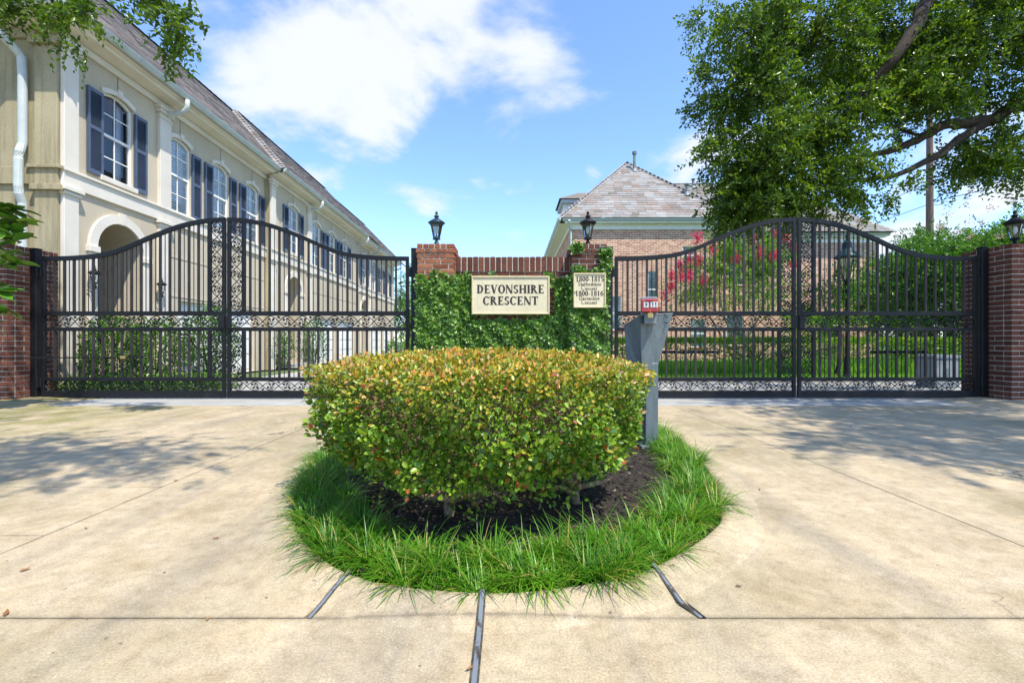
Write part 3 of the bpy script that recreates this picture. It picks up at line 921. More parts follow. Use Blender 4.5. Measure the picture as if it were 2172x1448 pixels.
def glyph(ch, T, t):
    """one serif letter of cap height 1: (polygons, advance width); T thick stroke, t thin"""
    g = []
    if ch == 'D': g = stem(.2, 0, 1, T) + ring(.26, .5, .50, .5, .50 - T, .5 - t, -90, 90) + rc(.2, .27, 0, t) + rc(.2, .27, 1 - t, 1); return g, .84
    if ch == 'E': return stem(.2, 0, 1, T) + rc(.2, .64, 0, t) + rc(.2, .62, 1 - t, 1) + rc(.2, .5, .5 - t / 2, .5 + t / 2) + rc(.6, .66, 0, .24) + rc(.58, .63, .77, 1) + rc(.46, .51, .38, .62), .74
    if ch == 'V': return dg(.42, 0, .16, 1, T) + dg(.42, 0, .68, 1, t) + rc(.02, .34, .955, 1) + rc(.56, .82, .955, 1), .84
    if ch == 'O': return ring(.42, .5, .40, .515, .40 - T, .515 - t, 0, 360, 26), .84
    if ch == 'N': return stem(.14, 0, 1, t) + stem(.74, 0, 1, t, bot=False) + dg(.70, 0, .14, 1, T), .90
    if ch == 'S': return ring(.30, .735, .25, .265, .25 - T * .85, .265 - t * 1.2, 25, 265) + ring(.30, .265, .27, .265, .27 - T * .85, .265 - t * 1.2, -155, 85) + rc(.49, .53, .70, .97) + rc(.05, .09, .03, .30), .62
    if ch == 'H': return stem(.2, 0, 1, T) + stem(.72, 0, 1, T) + rc(.2, .72, .5 - t / 2, .5 + t / 2), .92
    if ch == 'I': return stem(.2, 0, 1, T), .40
    if ch == 'R': return stem(.2, 0, 1, T) + ring(.28, .74, .34, .26, .34 - T, .26 - t, -90, 90) + rc(.2, .29, 1 - t, 1) + rc(.2, .29, .48, .48 + t) + dg(.70, 0, .40, .50, T * .95) + rc(.60, .86, 0, .045), .86
    if ch == 'C': return ring(.42, .5, .40, .515, .40 - T, .515 - t, 42, 322, 22) + rc(.70, .745, .68, 1.0), .80
    if ch == 'T': return stem(.38, 0, 1, T, top=False) + rc(.03, .73, 1 - t, 1) + rc(.03, .08, .76, 1) + rc(.68, .73, .76, 1), .76
    if ch == '1': return stem(.25, 0, 1, T, top=False) + dg(.14, .82, .25, 1, t), .5
    if ch == '8': return ring(.26, .745, .20, .255, .20 - T * .8, .255 - t, 0, 360, 18) + ring(.26, .26, .235, .26, .235 - T * .8, .26 - t, 0, 360, 18), .5
    if ch == '0': return ring(.26, .5, .235, .505, .235 - T, .505 - t, 0, 360, 22), .5
    if ch == '5': return ring(.22, .32, .25, .32, .25 - T, .32 - t, -130, 120, 16) + rc(.09, .46, 1 - t * 1.5, 1) + dg(.08, .58, .12, 1, t), .5
    if ch == '6': return ring(.26, .31, .235, .31, .235 - T * .9, .31 - t, 0, 360, 20) + ring(.50, .40, .48, .60, .48 - T, .60 - t, 98, 180, 12), .5
    if ch == '9': return ring(.26, .69, .235, .31, .235 - T * .9, .31 - t, 0, 360, 20) + ring(.02, .60, .48, .60, .48 - T, .60 - t, -82, 0, 12), .5
    if ch == '-': return rc(.05, .30, .30, .38), .35
    x = .46
    if ch == 't': return rc(.12, .12 + T, .05, .64) + rc(.02, .30, x - t, x) + ring(.24, .12, .12, .12, .12 - T, .12 - t, 180, 300, 6), .32
    if ch == 'a': return rc(.30, .30 + T, 0, .34) + ring(.20, .30, .10 + T, .16, .10, .16 - t, 0, 160, 8) + ring(.18, .13, .15, .13, .15 - T, .13 - t, 0, 360, 12) + rc(.30 + T, .46, 0, .04), .47
    if ch == 'f': return stem(.17, 0, .56, T, top=False) + rc(.03, .32, x - t, x) + ring(.29, .55, .12 + T / 2, .15, .12 - T / 2, .15 - t, 55, 180, 8), .34
    if ch == 'o': return ring(.24, .23, .21, .24, .21 - T, .24 - t, 0, 360, 18), .48
    if ch == 'r': return stem(.15, 0, x, T, top=False) + ring(.27, .30, .14, .16, .14 - t, .16 - t, 50, 150, 6) + rc(.05, .15, x - t, x), .36
    if ch == 'd': return ring(.22, .23, .19, .24, .19 - T, .24 - t, 0, 360, 16) + rc(.36, .36 + T, 0, .70) + rc(.27, .40, .66, .70) + rc(.40, .50, 0, .04), .5
    if ch == 's': return ring(.18, .345, .13, .125, .13 - T * .8, .125 - t, 20, 265, 9) + ring(.18, .12, .14, .125, .14 - T * .8, .125 - t, -160, 85, 9), .37
    if ch in 'hn': return stem(.14, 0, .70 if ch == 'h' else x, T, top=False) + ring(.26, .28, .13 + T / 2, .18, .13 - T / 2, .18 - t, 0, 150, 8) + stem(.39, 0, .28, T, top=False) + rc(.04, .14, (.66 if ch == 'h' else x - t), (.70 if ch == 'h' else x)), .52
    if ch == 'i': return stem(.14, 0, x, T, top=False) + rc(.06, .14, x - t, x) + ring(.14, .62, .05, .05, .0, .0, 0, 360, 8), .28
    if ch == 'e': return ring(.22, .23, .19, .24, .19 - T, .24 - t, 0, 320, 16) + rc(.06, .38, .23, .23 + t), .44
    if ch == 'c': return ring(.22, .23, .19, .24, .19 - T, .24 - t, 45, 320, 14), .43
    if ch == 'v': return dg(.23, 0, .10, x, T) + dg(.23, 0, .37, x, t) + rc(.02, .18, x - .04, x) + rc(.30, .45, x - .04, x), .47
    return [], .3


def lettering(text, x0, x1, z0, h, y, mat, parent, T=.17, t=.06):
    """a line of raised letters from x0 to x1 with cap height h; every letter is a part"""
    adv = [glyph(c, T, t) for c in text]
    tot = sum(a for _, a in adv); k = (x1 - x0) / tot; x = x0
    for ch, (polys, a) in zip(text, adv):
        if polys:
            mb = MB()
            for i, pg in enumerate(polys):
                e = .0002 * (i % 7)
                mb.poly([(x + px * k, y - e, z0 + pz * h) for px, pz in pg])
            mb.build('letter', M[mat], parent)
        x += a * k


def board(root, x0, x1, z0, z1, y, fw=.018):
    MB().bbox(x0, x1, y, y + .05, z0, z1, .004).build('panel', M['sign_cream'], root)
    for (a, b, c, d) in ((x0 - .004, x1 + .004, z1 - fw, z1 + .004), (x0 - .004, x1 + .004, z0 - .004, z0 + fw),
                         (x0 - .004, x0 + fw, z0 + fw, z1 - fw), (x1 - fw, x1 + .004, z0 + fw, z1 - fw)):
        MB().bbox(a, b, y - .014, y + .052, c, d, .004).build('frame_strip', M['sign_frame'], root)


Ys = 6.11
sg = empty('name_sign', (0, Ys, 0)); tag(sg, 'large cream sign board with dark serif words on the ivy wall', 'sign')
bx0, bx1 = at(1001, 0, Ys).x, at(1165, 0, Ys).x
bz0, bz1 = at(0, 666, Ys).z, at(0, 586, Ys).z
board(sg, bx0, bx1, bz0, bz1, 0)
lettering('DEVONSHIRE', at(1011, 0, Ys).x, at(1155, 0, Ys).x, at(0, 622, Ys).z, 18 * Ys / F, -.002, 'letter_brown', sg, .225, .095)
lettering('CRESCENT', at(1024, 0, Ys).x, at(1142, 0, Ys).x, at(0, 646.5, Ys).z, 18 * Ys / F, -.002, 'letter_brown', sg, .225, .095)
Ys = 5.955
sa = empty('address_sign', (0, Ys, 0)); tag(sa, 'small upright cream board with house numbers on the right pier', 'sign')
board(sa, at(1217, 0, Ys).x, at(1284, 0, Ys).x, at(0, 652, Ys).z, at(0, 580, Ys).z, 0, .014)
for txt, a, b, zb, h, T, t_ in (('1800-1815', 1221, 1281, 597, 11, .16, .10), ('Staffordshire', 1226, 1275, 606, 10, .13, .085), ('Crescent', 1233, 1266, 615, 10, .13, .085),
                                ('1800-1816', 1220, 1280, 627.5, 11, .16, .10), ('Devonshire', 1228, 1272, 636, 10, .13, .085), ('Crescent', 1233, 1266, 645, 10, .13, .085)):
    lettering(txt, at(a, 0, Ys).x, at(b, 0, Ys).x, at(0, zb, Ys).z, h * Ys / F, -.002, 'letter_brown', sa, T, t_)

# ------------------------------------------------------------------ lanterns


def lantern(loc, label, metal='black_metal', sc=1.0, group='lanterns on the brick piers', rz=0):
    r = empty('lantern', loc, rz); r.scale = (sc, sc, sc)
    tag(r, label, 'lantern', group)
    m = M[metal]
    MB().lathe([(.035, 0), (.034, .05), (.028, .066), (.018, .078), (.018, .092), (.05, .10), (.054, .108), (.042, .118)], n=14).build('base', m, r, smooth=False)
    MB().lathe([(.044, .118), (.046, .124), (.040, .128)], n=14).build('collar', m, r)
    cage = MB()
    for k in range(6):
        a = 2 * PI * k / 6 + .26
        cage.tube([(.041 * math.cos(a), .041 * math.sin(a), .12), (.075 * math.cos(a), .075 * math.sin(a), .29)], .0036, 5)
    cage.build('rib', m, r)
    gl = MB(); n = 6
    for k in range(n):
        a, b = 2 * PI * k / n + .26, 2 * PI * (k + 1) / n + .26
        gl.poly([(.039 * math.cos(a), .039 * math.sin(a), .125), (.039 * math.cos(b), .039 * math.sin(b), .125), (.073 * math.cos(b), .073 * math.sin(b), .288), (.073 * math.cos(a), .073 * math.sin(a), .288)])
    gl.build('glass_pane', M['lamp_glass'], r)
    MB().lathe([(.078, .284), (.088, .290), (.094, .302), (.108, .310), (.110, .316), (.092, .330), (.060, .352), (.036, .368), (.024, .374)], n=18).build('roof', m, r, smooth=True)
    MB().lathe([(.024, .372), (.024, .385), (.034, .396), (.036, .402), (.020, .410), (.012, .418), (.016, .428), (.020, .440), (.014, .455), (.004, .466)], n=12).build('finial', m, r, smooth=True)
    MB().lathe([(.008, .12), (.008, .17)], n=8).build('candle_tube', m, r)
    MB().lathe([(.004, .17), (.020, .19), (.026, .22), (.022, .25), (.008, .27)], n=12).build('bulb', M['plate_white'], r, smooth=True)
    return r


lantern((at(926, 0, 6.28).x, 6.28, PT - .012), 'blue-black lantern against the sky on the left ivy pier', 'blue_black_metal', 1.07)
lantern((at(1247, 0, 6.28).x, 6.28, PT - .012), 'black lantern on the right ivy pier before the brick house', 'black_metal', 1.07, rz=.4)
lantern((6.83, 6.18, 2.042), 'black lantern on the shaded brick pier at the right edge', 'black_metal', 1.12, rz=.2)
lantern((-6.83, 6.18, 2.042), 'dark lantern half hidden by glossy leaves at the left edge', 'black_metal', 1.12)

# ------------------------------------------------------------------ gates
YGATE = 6.2
ZB0, ZB1 = .018, .112          # bottom rail
ZR0, ZR1 = .240, .292          # rail over the bottom scroll band
ZM0, ZM1 = .921, .973          # lower middle rail
ZN0, ZN1 = 1.130, 1.190        # upper middle rail
TOPF = [(0, 0), (.13, .01), (.26, .05), (.36, .125), (.47, .30), (.58, .53), (.75, .83), (.89, .97), (1, 1)]
UNIT = MB().box(-.5, .5, -.5, .5, 0, 1).mesh('bar'); UNIT.materials.append(M['brown_black_metal'])
ROUND = MB().lathe([(.5, 0), (.5, 1)], n=8).mesh('thin_bar'); ROUND.materials.append(M['black_metal'])


def scroll_tile():
    """one repeat of the cast vine scroll, 1 unit long in x and 1 unit high in z"""
    mb = MB(); H = .47; r = .036
    for s in (1, -1):
        mb.tube([(u, .012 * s, s * H * math.sin(PI * u)) for u in np.linspace(0, 1, 15)], r, 5)

    def spiral(cx, cz, a0, turns, r0, r1, s, y=0):
        pts = []
        for i in range(15):
            u = i / 14; a = a0 + s * turns * 2 * PI * u; rr = r0 + (r1 - r0) * u
            pts.append((cx + rr * math.cos(a) * .75, y, cz + rr * math.sin(a)))
        mb.tube(pts, [.026 - .010 * i / 14 for i in range(15)], 4)

    def leaf(cx, cz, a, s):
        pts = []
        for i, rr in enumerate((.25, .75, .5, 1.0, .5, .8, .55, .8, .5, 1.0, .5, .75)):
            b = a + i * PI / 6
            pts.append((cx + math.cos(b) * rr * s * .75, 0, cz + math.sin(b) * rr * s))
        mb.prism([(p[0], -.02, p[2]) for p in pts], (0, .04, 0))
    spiral(.36, .12, -2.4, .85, .30, .07, 1); spiral(.64, -.16, .7, .85, .30, .07, 1)
    spiral(.50, .02, 2.2, .5, .40, .12, -1, .01)
    leaf(.34, .16, .6, .18); leaf(.66, -.18, 3.6, .19); leaf(.55, .24, 1.8, .14); leaf(.42, -.24, 5.2, .14)
    leaf(.04, .36, .4, .13); leaf(.97, -.36, 2.2, .13)
    return mb.mesh('scrollwork')


SCROLL = scroll_tile(); SCROLL.materials.append(M['black_metal'])


def scroll_row(root, x0, x1, z0, z1, flip):
    n = max(1, int(round((x1 - x0) / .208))); w = (x1 - x0) / n; h = z1 - z0
    for i in range(n):
        o = link('scrollwork', SCROLL, None, root, (x0 + i * w - root.location.x, 0, (z0 + z1) / 2), (0, 0, 0), (w, .2, h))
        if (i + flip) % 2: o.scale = (w, -.2, -h)


def scroll_column(root, x0, x1, z0, z1, flip):
    n = max(1, int(round((z1 - z0) / .208))); w = (z1 - z0) / n; h = x1 - x0
    for i in range(n):
        k = -1 if (i + flip) % 2 else 1
        link('scrollwork', SCROLL, None, root, ((x0 + x1) / 2 - root.location.x, 0, z0 + i * w), (0, -PI / 2, 0), (w, .2 * k, h * k))


def gate_leaf(label, xa, xb, low_left, group='swing gate leaves'):
    """a swing leaf from xa to xb; low_left: its low hinge end is on the left"""
    xh = xa if low_left else xb
    root = empty('gate_leaf', (xh, YGATE, 0)); tag(root, label, 'gate', group)
    X = lambda x: x - xh
    Lw = xb - xa; d = .020
    ts = [p[0] for p in TOPF]; fs = [p[1] for p in TOPF]
    sm, _ = limb([(a, 0, b) for a, b in TOPF], 1, 1, seg=8)
    sa = np.array([p.x for p in sm]); sb = np.array([p.z for p in sm])

    def top(x):
        u = (x - xa) / Lw
        if not low_left: u = 1 - u
        return 1.905 + .53 * float(np.interp(u, sa, sb))
    blk = M['black_metal']
    TW = .058
    # curved top rail
    mb = MB(); N = 34
    xs = [xa + Lw * i / N for i in range(N + 1)]
    for x in xs:
        z = top(x); mb.v += [(X(x), -d, z - TW / 2), (X(x), d, z - TW / 2), (X(x), d, z + TW / 2), (X(x), -d, z + TW / 2)]
    for i in range(N):
        a, b = i * 4, i * 4 + 4
        for k in range(4): mb.f.append((a + k, a + (k + 1) % 4, b + (k + 1) % 4, b + k))
    mb.f.append((3, 2, 1, 0)); e = N * 4; mb.f.append((e, e + 1, e + 2, e + 3))
    mb.build('top_rail', blk, root)
    sw = .042
    for x0, x1 in ((xa, xa + sw), (xb - sw, xb)):
        MB().bbox(X(x0), X(x1), -.0215, .0215, ZB0, top((x0 + x1) / 2) - TW / 2 - .001, .003).build('stile', blk, root)
    i0, i1 = xa + sw + .001, xb - sw - .001
    MB().bbox(X(i0), X(i1), -d, d, ZB0, ZB1, .003).build('bottom_rail', blk, root)
    for z0, z1 in ((ZR0, ZR1), (ZM0, ZM1), (ZN0, ZN1)):
        MB().bbox(X(i0), X(i1), -d, d, z0, z1, .003).build('middle_rail', blk, root)
    # filigree column beside the meeting stile
    cw = .155; pw = .042
    if low_left: c0, c1 = i1 - cw, i1; p0, p1 = c0 - pw, c0; b0, b1 = i0, p0
    else: c0, c1 = i0, i0 + cw; p0, p1 = c1, c1 + pw; b0, b1 = p1, i1
    for z0, z1 in ((ZR1, ZM0), (ZN1, top((p0 + p1) / 2) - TW / 2)):
        MB().bbox(X(p0), X(p1), -.022, .022, z0 + .001, z1 - .001, .003).build('stile', blk, root)
    fl = random.randint(0, 1)
    scroll_row(root, i0, i1, ZB1, ZR0, fl); scroll_row(root, i0, i1, ZM1, ZN0, fl)
    scroll_column(root, c0 + .003, c1 - .003, ZR1, ZM0, fl); scroll_column(root, c0 + .003, c1 - .003, ZN1, top((c0 + c1) / 2) - TW / 2, fl)
    n = int(round((b1 - b0) / .0655)); st = (b1 - b0) / n
    for i in range(1, n):
        x = b0 + i * st
        thick = (i % 2 == 0) if low_left else ((n - i) % 2 == 0)
        for z0, z1 in ((ZR1, ZM0), (ZN1, top(x) - TW / 2 + .004)):
            if thick: link('bar', UNIT, None, root, (X(x), 0, z0), (0, 0, 0), (.025, .025, z1 - z0))
            else: link('thin_bar', ROUND, None, root, (X(x), 0, z0), (0, 0, 0), (.011, .011, z1 - z0))
    # hinges and latch
    hx = -.05 if low_left else .05
    for z in (.22, 1.72):
        mb = MB(); mb.bbox(min(0, hx) - .005, max(0, hx) + .005, -.03, .02, z - .06, z + .06, .004); mb.tube([(hx * .8, -.035, z - .07), (hx * .8, -.035, z + .07)], .016, 8)
        mb.build('hinge', blk, root)
    mx = X(xb) if low_left else X(xa); s = -1 if low_left else 1
    MB().bbox(min(mx, mx + s * .075), max(mx, mx + s * .075), -.05, -.0275, ZM0 + .03, ZN0 + .0, .005).build('latch_plate', blk, root)
    return root


GL0, GLM0, GLM1, GL1 = -6.40, -3.90, -3.873, -1.405
GR0, GRM0, GRM1, GR1 = 1.40, 3.86, 3.89, 6.33
gate_leaf('black iron gate leaf hinged on the left brick pier', GL0, GLM0, True)
gate_leaf('black iron gate leaf hinged on the left end of the ivy wall', GLM1, GL1, False)
g3 = gate_leaf('black iron gate leaf behind the keypad post, hinged at the ivy wall', GR0, GRM0, True)
g4 = gate_leaf('black iron gate leaf hinged on the right brick pier', GRM1, GR1, False)
for gl_, x0, x1 in ((g3, at(1395, 0, 6.24).x, at(1526, 0, 6.24).x), (g4, at(1846, 0, 6.24).x, at(1966, 0, 6.24).x)):
    X = gl_.location.x
    MB().bbox(x0 - X, x1 - X, .017, .055, .615, .655, .004).build('operator_bracket', M['black_metal'], gl_)


def gate_post(x, w, h, y, label):
    r = empty('gate_post', (x, y, 0)); tag(r, label, 'post', 'black gate posts')
    MB().bbox(-w / 2, w / 2, -w / 2, w / 2, -.02, h, .006).build('tube', M['black_metal'], r)
    MB().bbox(-w / 2 - .006, w / 2 + .006, -w / 2 - .006, w / 2 + .006, h, h + .014, .004).build('cap', M['black_metal'], r)
    MB().box(-w / 2 - .03, w / 2 + .03, -w / 2 - .03, w / 2 + .03, -.01, .012).build('base_plate', M['black_metal'], r)


gate_post(-6.485, .085, 2.03, 6.2, 'square black gate post against the left-edge brick pier')
gate_post(-1.325, .085, 2.03, 6.2, 'square black gate post at the left end of the ivy wall')
gate_post(1.322, .085, 2.05, 6.2, 'square black gate post at the right end of the ivy wall')
gate_post(6.412, .085, 2.05, 6.2, 'square black gate post against the right-edge brick pier')

r = empty('gate_opener', (-6.6, 5.80, .567)); tag(r, 'thin black gate opener rod with brass joint across the left gate', 'gate opener')
MB().tube([(-.7, 0, 0), (.05, 0, 0)], .024, 10).build('cylinder', M['black_metal'], r)
MB().tube([(.05, 0, 0), (1.36, .33, 0)], .008, 8).build('rod', M['black_metal'], r)
MB().bbox(1.33, 1.40, .31, .36, -.02, .02, .004).build('brass_joint', M['brass'], r)
MB().bbox(1.401, 1.60, .33, .37, -.012, .012, .003).build('bracket', M['black_metal'], r)

# small blue up-light and grey conduit on the centre piers
for px, lab in ((966, 'small blue floodlight tucked behind the left ivy pier'), (1205, 'small blue floodlight tucked behind the right ivy pier')):
    p = at(px, 536, 6.49)
    r = empty('floodlight', (p.x, p.y, 1.932)); tag(r, lab, 'floodlight')
    MB().lathe([(.012, 0), (.012, .04)], n=8).build('bracket', M['blue_black_metal'], r)
    MB().bbox(-.03, .03, -.03, .03, .04, .10, .006).build('head', M['blue_black_metal'], r)
r = empty('conduit', (1.19, 6.028, 1.72)); tag(r, 'grey capped pipe climbing the right ivy pier', 'pipe')
MB().tube([(0, -.02, 0), (0, -.02, .30)], .008, 6).build('pipe', M['grey_box_paint'], r)
MB().bbox(-.04, .04, -.04, .01, .30, .312, .003).build('cap', M['grey_box_paint'], r)

# ------------------------------------------------------------------ keypad pedestal with key box
Yp = 3.42
r = empty('keypad_pedestal', (at(1380, 0, Yp).x, Yp, 0)); tag(r, 'tall grey folded-steel gate keypad post behind the round hedge', 'pedestal')
MB().bbox(-.05, .045, -.04, .05, -.02, .62, .004).build('post', M['galvanised'], r)
MB().bbox(-.09, .085, -.08, .09, -.02, .012, .003).build('base_plate', M['galvanised'], r)
X = r.location.x
q = lambda px, py, Y: tuple(at(px, py, Y) - Vector((X, Yp, 0)))
# folded hood: left cheek, front plate, back
fr_t, fr_b = 3.30, 3.37
A = q(1358, 668, fr_t); B = q(1427, 665, fr_t + .06); C_ = q(1394, 782, fr_b + .03); D_ = q(1362, 800, fr_b)
Ap = q(1324, 690, fr_t + .20); Dp = q(1330, 800, fr_b + .12)
Bb = (B[0] - .02, B[1] + .16, B[2]); Cb = (C_[0] - .01, C_[1] + .10, C_[2])
hood = MB()
hood.poly([A, D_, C_, B]); hood.poly([Ap, Dp, D_, A]); hood.poly([B, C_, Cb, Bb]); hood.poly([Ap, Bb, Cb, Dp]); hood.poly([A, B, Bb, Ap]); hood.poly([D_, Dp, Cb, C_])
hood.build('hood', M['galvanised'], r)
fl = MB()
for (a, b) in ((A, B), (Ap, A)):
    a, b = Vector(a), Vector(b); fl.tube([a, b], .0035, 5)
fl.build('folded_rim', M['grey_box_paint'], r)
bl = MB()
for px, py in ((1411, 668), (1415, 672), (1415, 684)):
    p = q(px, py, fr_t + .04); bl.tube([(p[0], p[1] - .005, p[2]), (p[0], p[1] + .02, p[2])], .0045, 6)
bl.build('bolt', M['black_metal'], r)
kx = at(1375, 0, 3.26).x
k = empty('key_box', (kx, 3.22, .935), -.32); tag(k, 'small red emergency key box numbered 911 with brass padlock', 'key box')
MB().bbox(-.056, .056, -.05, .045, .05, .142, .006).build('box', M['red_paint'], k)
MB().bbox(-.066, .05, .046, .085, .03, .165, .005).build('back_box', M['grey_box_paint'], k)
MB().bbox(-.024, .024, -.056, -.0505, .128, .139, .002).build('lid_lip', M['red_paint'], k)
for x0, x1 in ((-.040, -.008), (.006, .053)):
    MB().box(x0, x1, -.0525, -.0503, .082, .120).build('number_plate', M['plate_white'], k)
lettering('9', -.033, -.015, .086, .030, -.0535, 'dark_digit', k, .16, .11)
for x in (.012, .032):
    mb = MB()
    for pg in rc(0, .006, 0, 1) + [[(-.006, .75), (.0, .72), (.006, 1), (.0, 1)]]:
        mb.poly([(x + .006 + a, -.0535, .086 + b * .030) for a, b in pg])
    mb.build('letter', M['dark_digit'], k)
MB().tube([(.004, -.056, .056), (.004, -.066, .052), (.006, -.066, .038)], .004, 6).build('shackle', M['red_paint'], k)
MB().bbox(-.014, .022, -.076, -.054, .006, .042, .003).build('padlock', M['brass'], k)
MB().bbox(-.04, .04, .02, .12, -.03, .0495, .003).build('mount', M['grey_box_paint'], k)

# ------------------------------------------------------------------ the clipped hedge on the island
hc = np.array([-.15, 2.40, 0.]); RX, RY = .80, .82
hd = empty('round_hedge', (hc[0], hc[1], 0)); tag(hd, 'clipped round hedge with orange new growth on the traffic island', 'hedge')


def hedge_pt(th, u):
    """skin point: th around, u 0 at the underside rim .. 1 top rim .. 2 centre of the top"""
    if u <= 1:
        z = .27 + (.66 - .27) * u
        k = .80 + .20 * math.sin(min(1, u * 1.15) * PI / 2) - .03 * max(0, u - .8) / .2
        return k, z
    v = u - 1
    return (1 - v) * .97, .66 + .065 * math.sin(v * PI / 2) ** .7


n = 62000
th = RNG.random(n) * 2 * PI
onTop = RNG.random(n) < .42
u = np.where(onTop, 1 + 1 - np.sqrt(RNG.random(n)), RNG.random(n) ** .85)
zz_ = np.where(onTop, .650 + .065 * np.sin(np.clip(u - 1, 0, 1) * PI / 2) ** .6, .215 + .44 * u)
kk = np.where(onTop, (2 - u) * .985, .86 + .14 * np.sin(np.clip(u * 1.3, 0, 1) * PI / 2))
depth = RNG.random(n) ** 1.6 * .17
lump = 1 + .06 * np.sin(th * 5 + 1) * np.cos(zz_ * 14) + .04 * np.sin(th * 11 + zz_ * 13) + .03 * np.sin(th * 23 - zz_ * 21)
kk = kk * np.where(onTop, 1, lump) - np.where(onTop, 0, depth)
zz_ = zz_ - np.where(onTop, depth * .45, 0) + np.where(onTop, .012 * np.sin(th * 7 + kk * 13), 0) + RNG.normal(size=n) * .010
drp = (~onTop) & (RNG.random(n) < .10)
zz_ = np.where(drp, .10 + RNG.random(n) * .16 + .03 * np.sin(th * 9), zz_)
kk = np.where(drp, .30 + .48 * RNG.random(n), kk)
P = np.stack([kk * RX * np.cos(th), kk * RY * np.sin(th), zz_], 1)
Nrm = np.stack([np.cos(th), np.sin(th), np.zeros(n)], 1) * np.where(onTop, .15, 1)[:, None]; Nrm[:, 2] = np.where(onTop, 1, .35)
D = unit(Nrm + RNG.normal(size=(n, 3)) * .6)
s = (.011 + .016 * RNG.random(n) ** 1.3) * np.where(zz_ < .45, 1.35, 1)
tt = np.clip((zz_ - .50) / .17 + RNG.normal(size=n) * .30, 0, 1) * np.where(depth < .04, 1, .35)
tt = np.where(RNG.random(n) < .36 + .4 * (zz_ < .6), tt * .2, tt)
c = RNG.random(n)
leaves(P, D, s, s * .62, 'foliage', M['hedge_leaf'], hd, c=c, tt=tt, six=True, nrm=Nrm + [0, -.2, .5], fold=.14)
# trunks and crooked branches showing under the skirt
mb = MB()
random.seed(31)
for bx_, by_ in ((at(952, 0, 2.05).x, 2.05), (at(1222, 0, 2.2).x, 2.22), (-.55, 2.55), (.25, 2.75)):
    b0 = Vector((bx_ - hc[0], by_ - hc[1], -.02))
    for j in range(5):
        a = 2 * PI * j / 5 + random.uniform(-.4, .4); rr = random.uniform(.3, .55)
        p1 = b0 + Vector((random.uniform(-.02, .02), random.uniform(-.02, .02), .075))
        p2 = p1 + Vector((math.cos(a) * rr * .35, math.sin(a) * rr * .3, .045))
        p3 = p1 + Vector((math.cos(a + .3) * rr * .75, math.sin(a + .3) * rr * .7, .13))
        p4 = p1 + Vector((math.cos(a) * rr, math.sin(a) * rr, .32))
        for p_ in (p3, p4):
            k_ = math.hypot(p_.x / RX, p_.y / RY)
            if k_ > .66: p_.x *= .66 / k_; p_.y *= .66 / k_
        pts, rs = limb([b0, p1, p2, p3, p4], .020, .005, .004, 4)
        mb.tube(pts, rs, 6)
        for w in range(2):
            s0 = pts[random.randint(8, 13)]
            mb.tube([s0, s0 + Vector((random.uniform(-.08, .08), random.uniform(-.08, .08), .10)), s0 + Vector((random.uniform(-.14, .14), random.uniform(-.14, .14), .26))], [.006, .005, .003], 5)
mb.build('branch', M['shrub_bark'], hd, smooth=True)
# fine twigs and a shaded woody core
mb = MB()
for i in range(420):
    th_ = random.random() * 6.28; k0 = random.uniform(.35, .75); z0 = random.uniform(.28, .55)
    p0 = Vector((k0 * RX * math.cos(th_), k0 * RY * math.sin(th_), z0))
    k1 = random.uniform(.85, .96) if z0 > .36 else .7
    p1 = Vector((k1 * RX * math.cos(th_ + random.uniform(-.2, .2)), k1 * RY * math.sin(th_), z0 + random.uniform(.0, .16)))
    mb.tube([p0, (p0 + p1) / 2 + Vector((0, 0, random.uniform(-.03, .03))), p1], [.0035, .0028, .0016], 4, False)
mb.build('twig', M['shrub_bark'], hd)

# ------------------------------------------------------------------ border grass round the island
n = 33000
ln = np.array([(q.x, q.y) for q in OUT]); seg = np.linalg.norm(np.diff(ln, axis=0), axis=1); cum = np.concatenate([[0], np.cumsum(seg)])
# tufts along the rim
tufts = []
tot = cum[-1]
nt = 360
for i in range(nt):
    s_ = tot * (i + random.random()) / nt
    j = min(np.searchsorted(cum, s_) - 1, len(seg) - 1); j = max(j, 0)
    p = ln[j] + (ln[j + 1] - ln[j]) * ((s_ - cum[j]) / seg[j])
    tn = (ln[j + 1] - ln[j]) / seg[j]; inn = np.array([-tn[1], tn[0]])
    p = p + inn * random.uniform(.015, .235)
    if p[1] < 4.6: tufts.append((p[0], p[1], inn[0], inn[1]))
tufts = np.array(tufts); nt = len(tufts)
ti = RNG.integers(0, nt, n)
vig = .5 + .8 * RNG.random(nt)
a = RNG.random(n) * 2 * PI; r_ = .035 * np.sqrt(RNG.random(n))
base = np.stack([tufts[ti, 0] + r_ * np.cos(a), tufts[ti, 1] + r_ * np.sin(a), np.full(n, -.01)], 1)
az = a + RNG.normal(size=n) * .5
lean = .35 + 1.15 * RNG.random(n)
out = -np.stack([tufts[ti, 2], tufts[ti, 3]], 1)
dirh = np.stack([np.cos(az), np.sin(az)], 1) + out * .10; dirh /= np.linalg.norm(dirh, axis=1, keepdims=True)
Lb = (.06 + .10 * RNG.random(n)) * vig[ti]
SEG = 4; W = (.0017 + .0016 * RNG.random(n))
side = np.stack([-dirh[:, 1], dirh[:, 0], np.zeros(n)], 1)
V = np.zeros((n, (SEG + 1) * 2, 3))
for k in range(SEG + 1):
    u = k / SEG
    ang = lean * (.35 + 1.55 * u)              # angle from vertical grows along the blade
    hx = Lb * u * np.sin(ang * .8); hz = Lb * u * np.cos(ang * .72)
    pos = base + np.concatenate([dirh * hx[:, None], hz[:, None]], 1)
    pos[:, 2] = np.maximum(pos[:, 2], .004 + .01 * RNG.random(n))
    wk = (W * (1 - .85 * u ** 1.5))[:, None]
    V[:, 2 * k] = pos - side * wk; V[:, 2 * k + 1] = pos + side * wk
b = np.arange(n)[:, None] * (SEG + 1) * 2
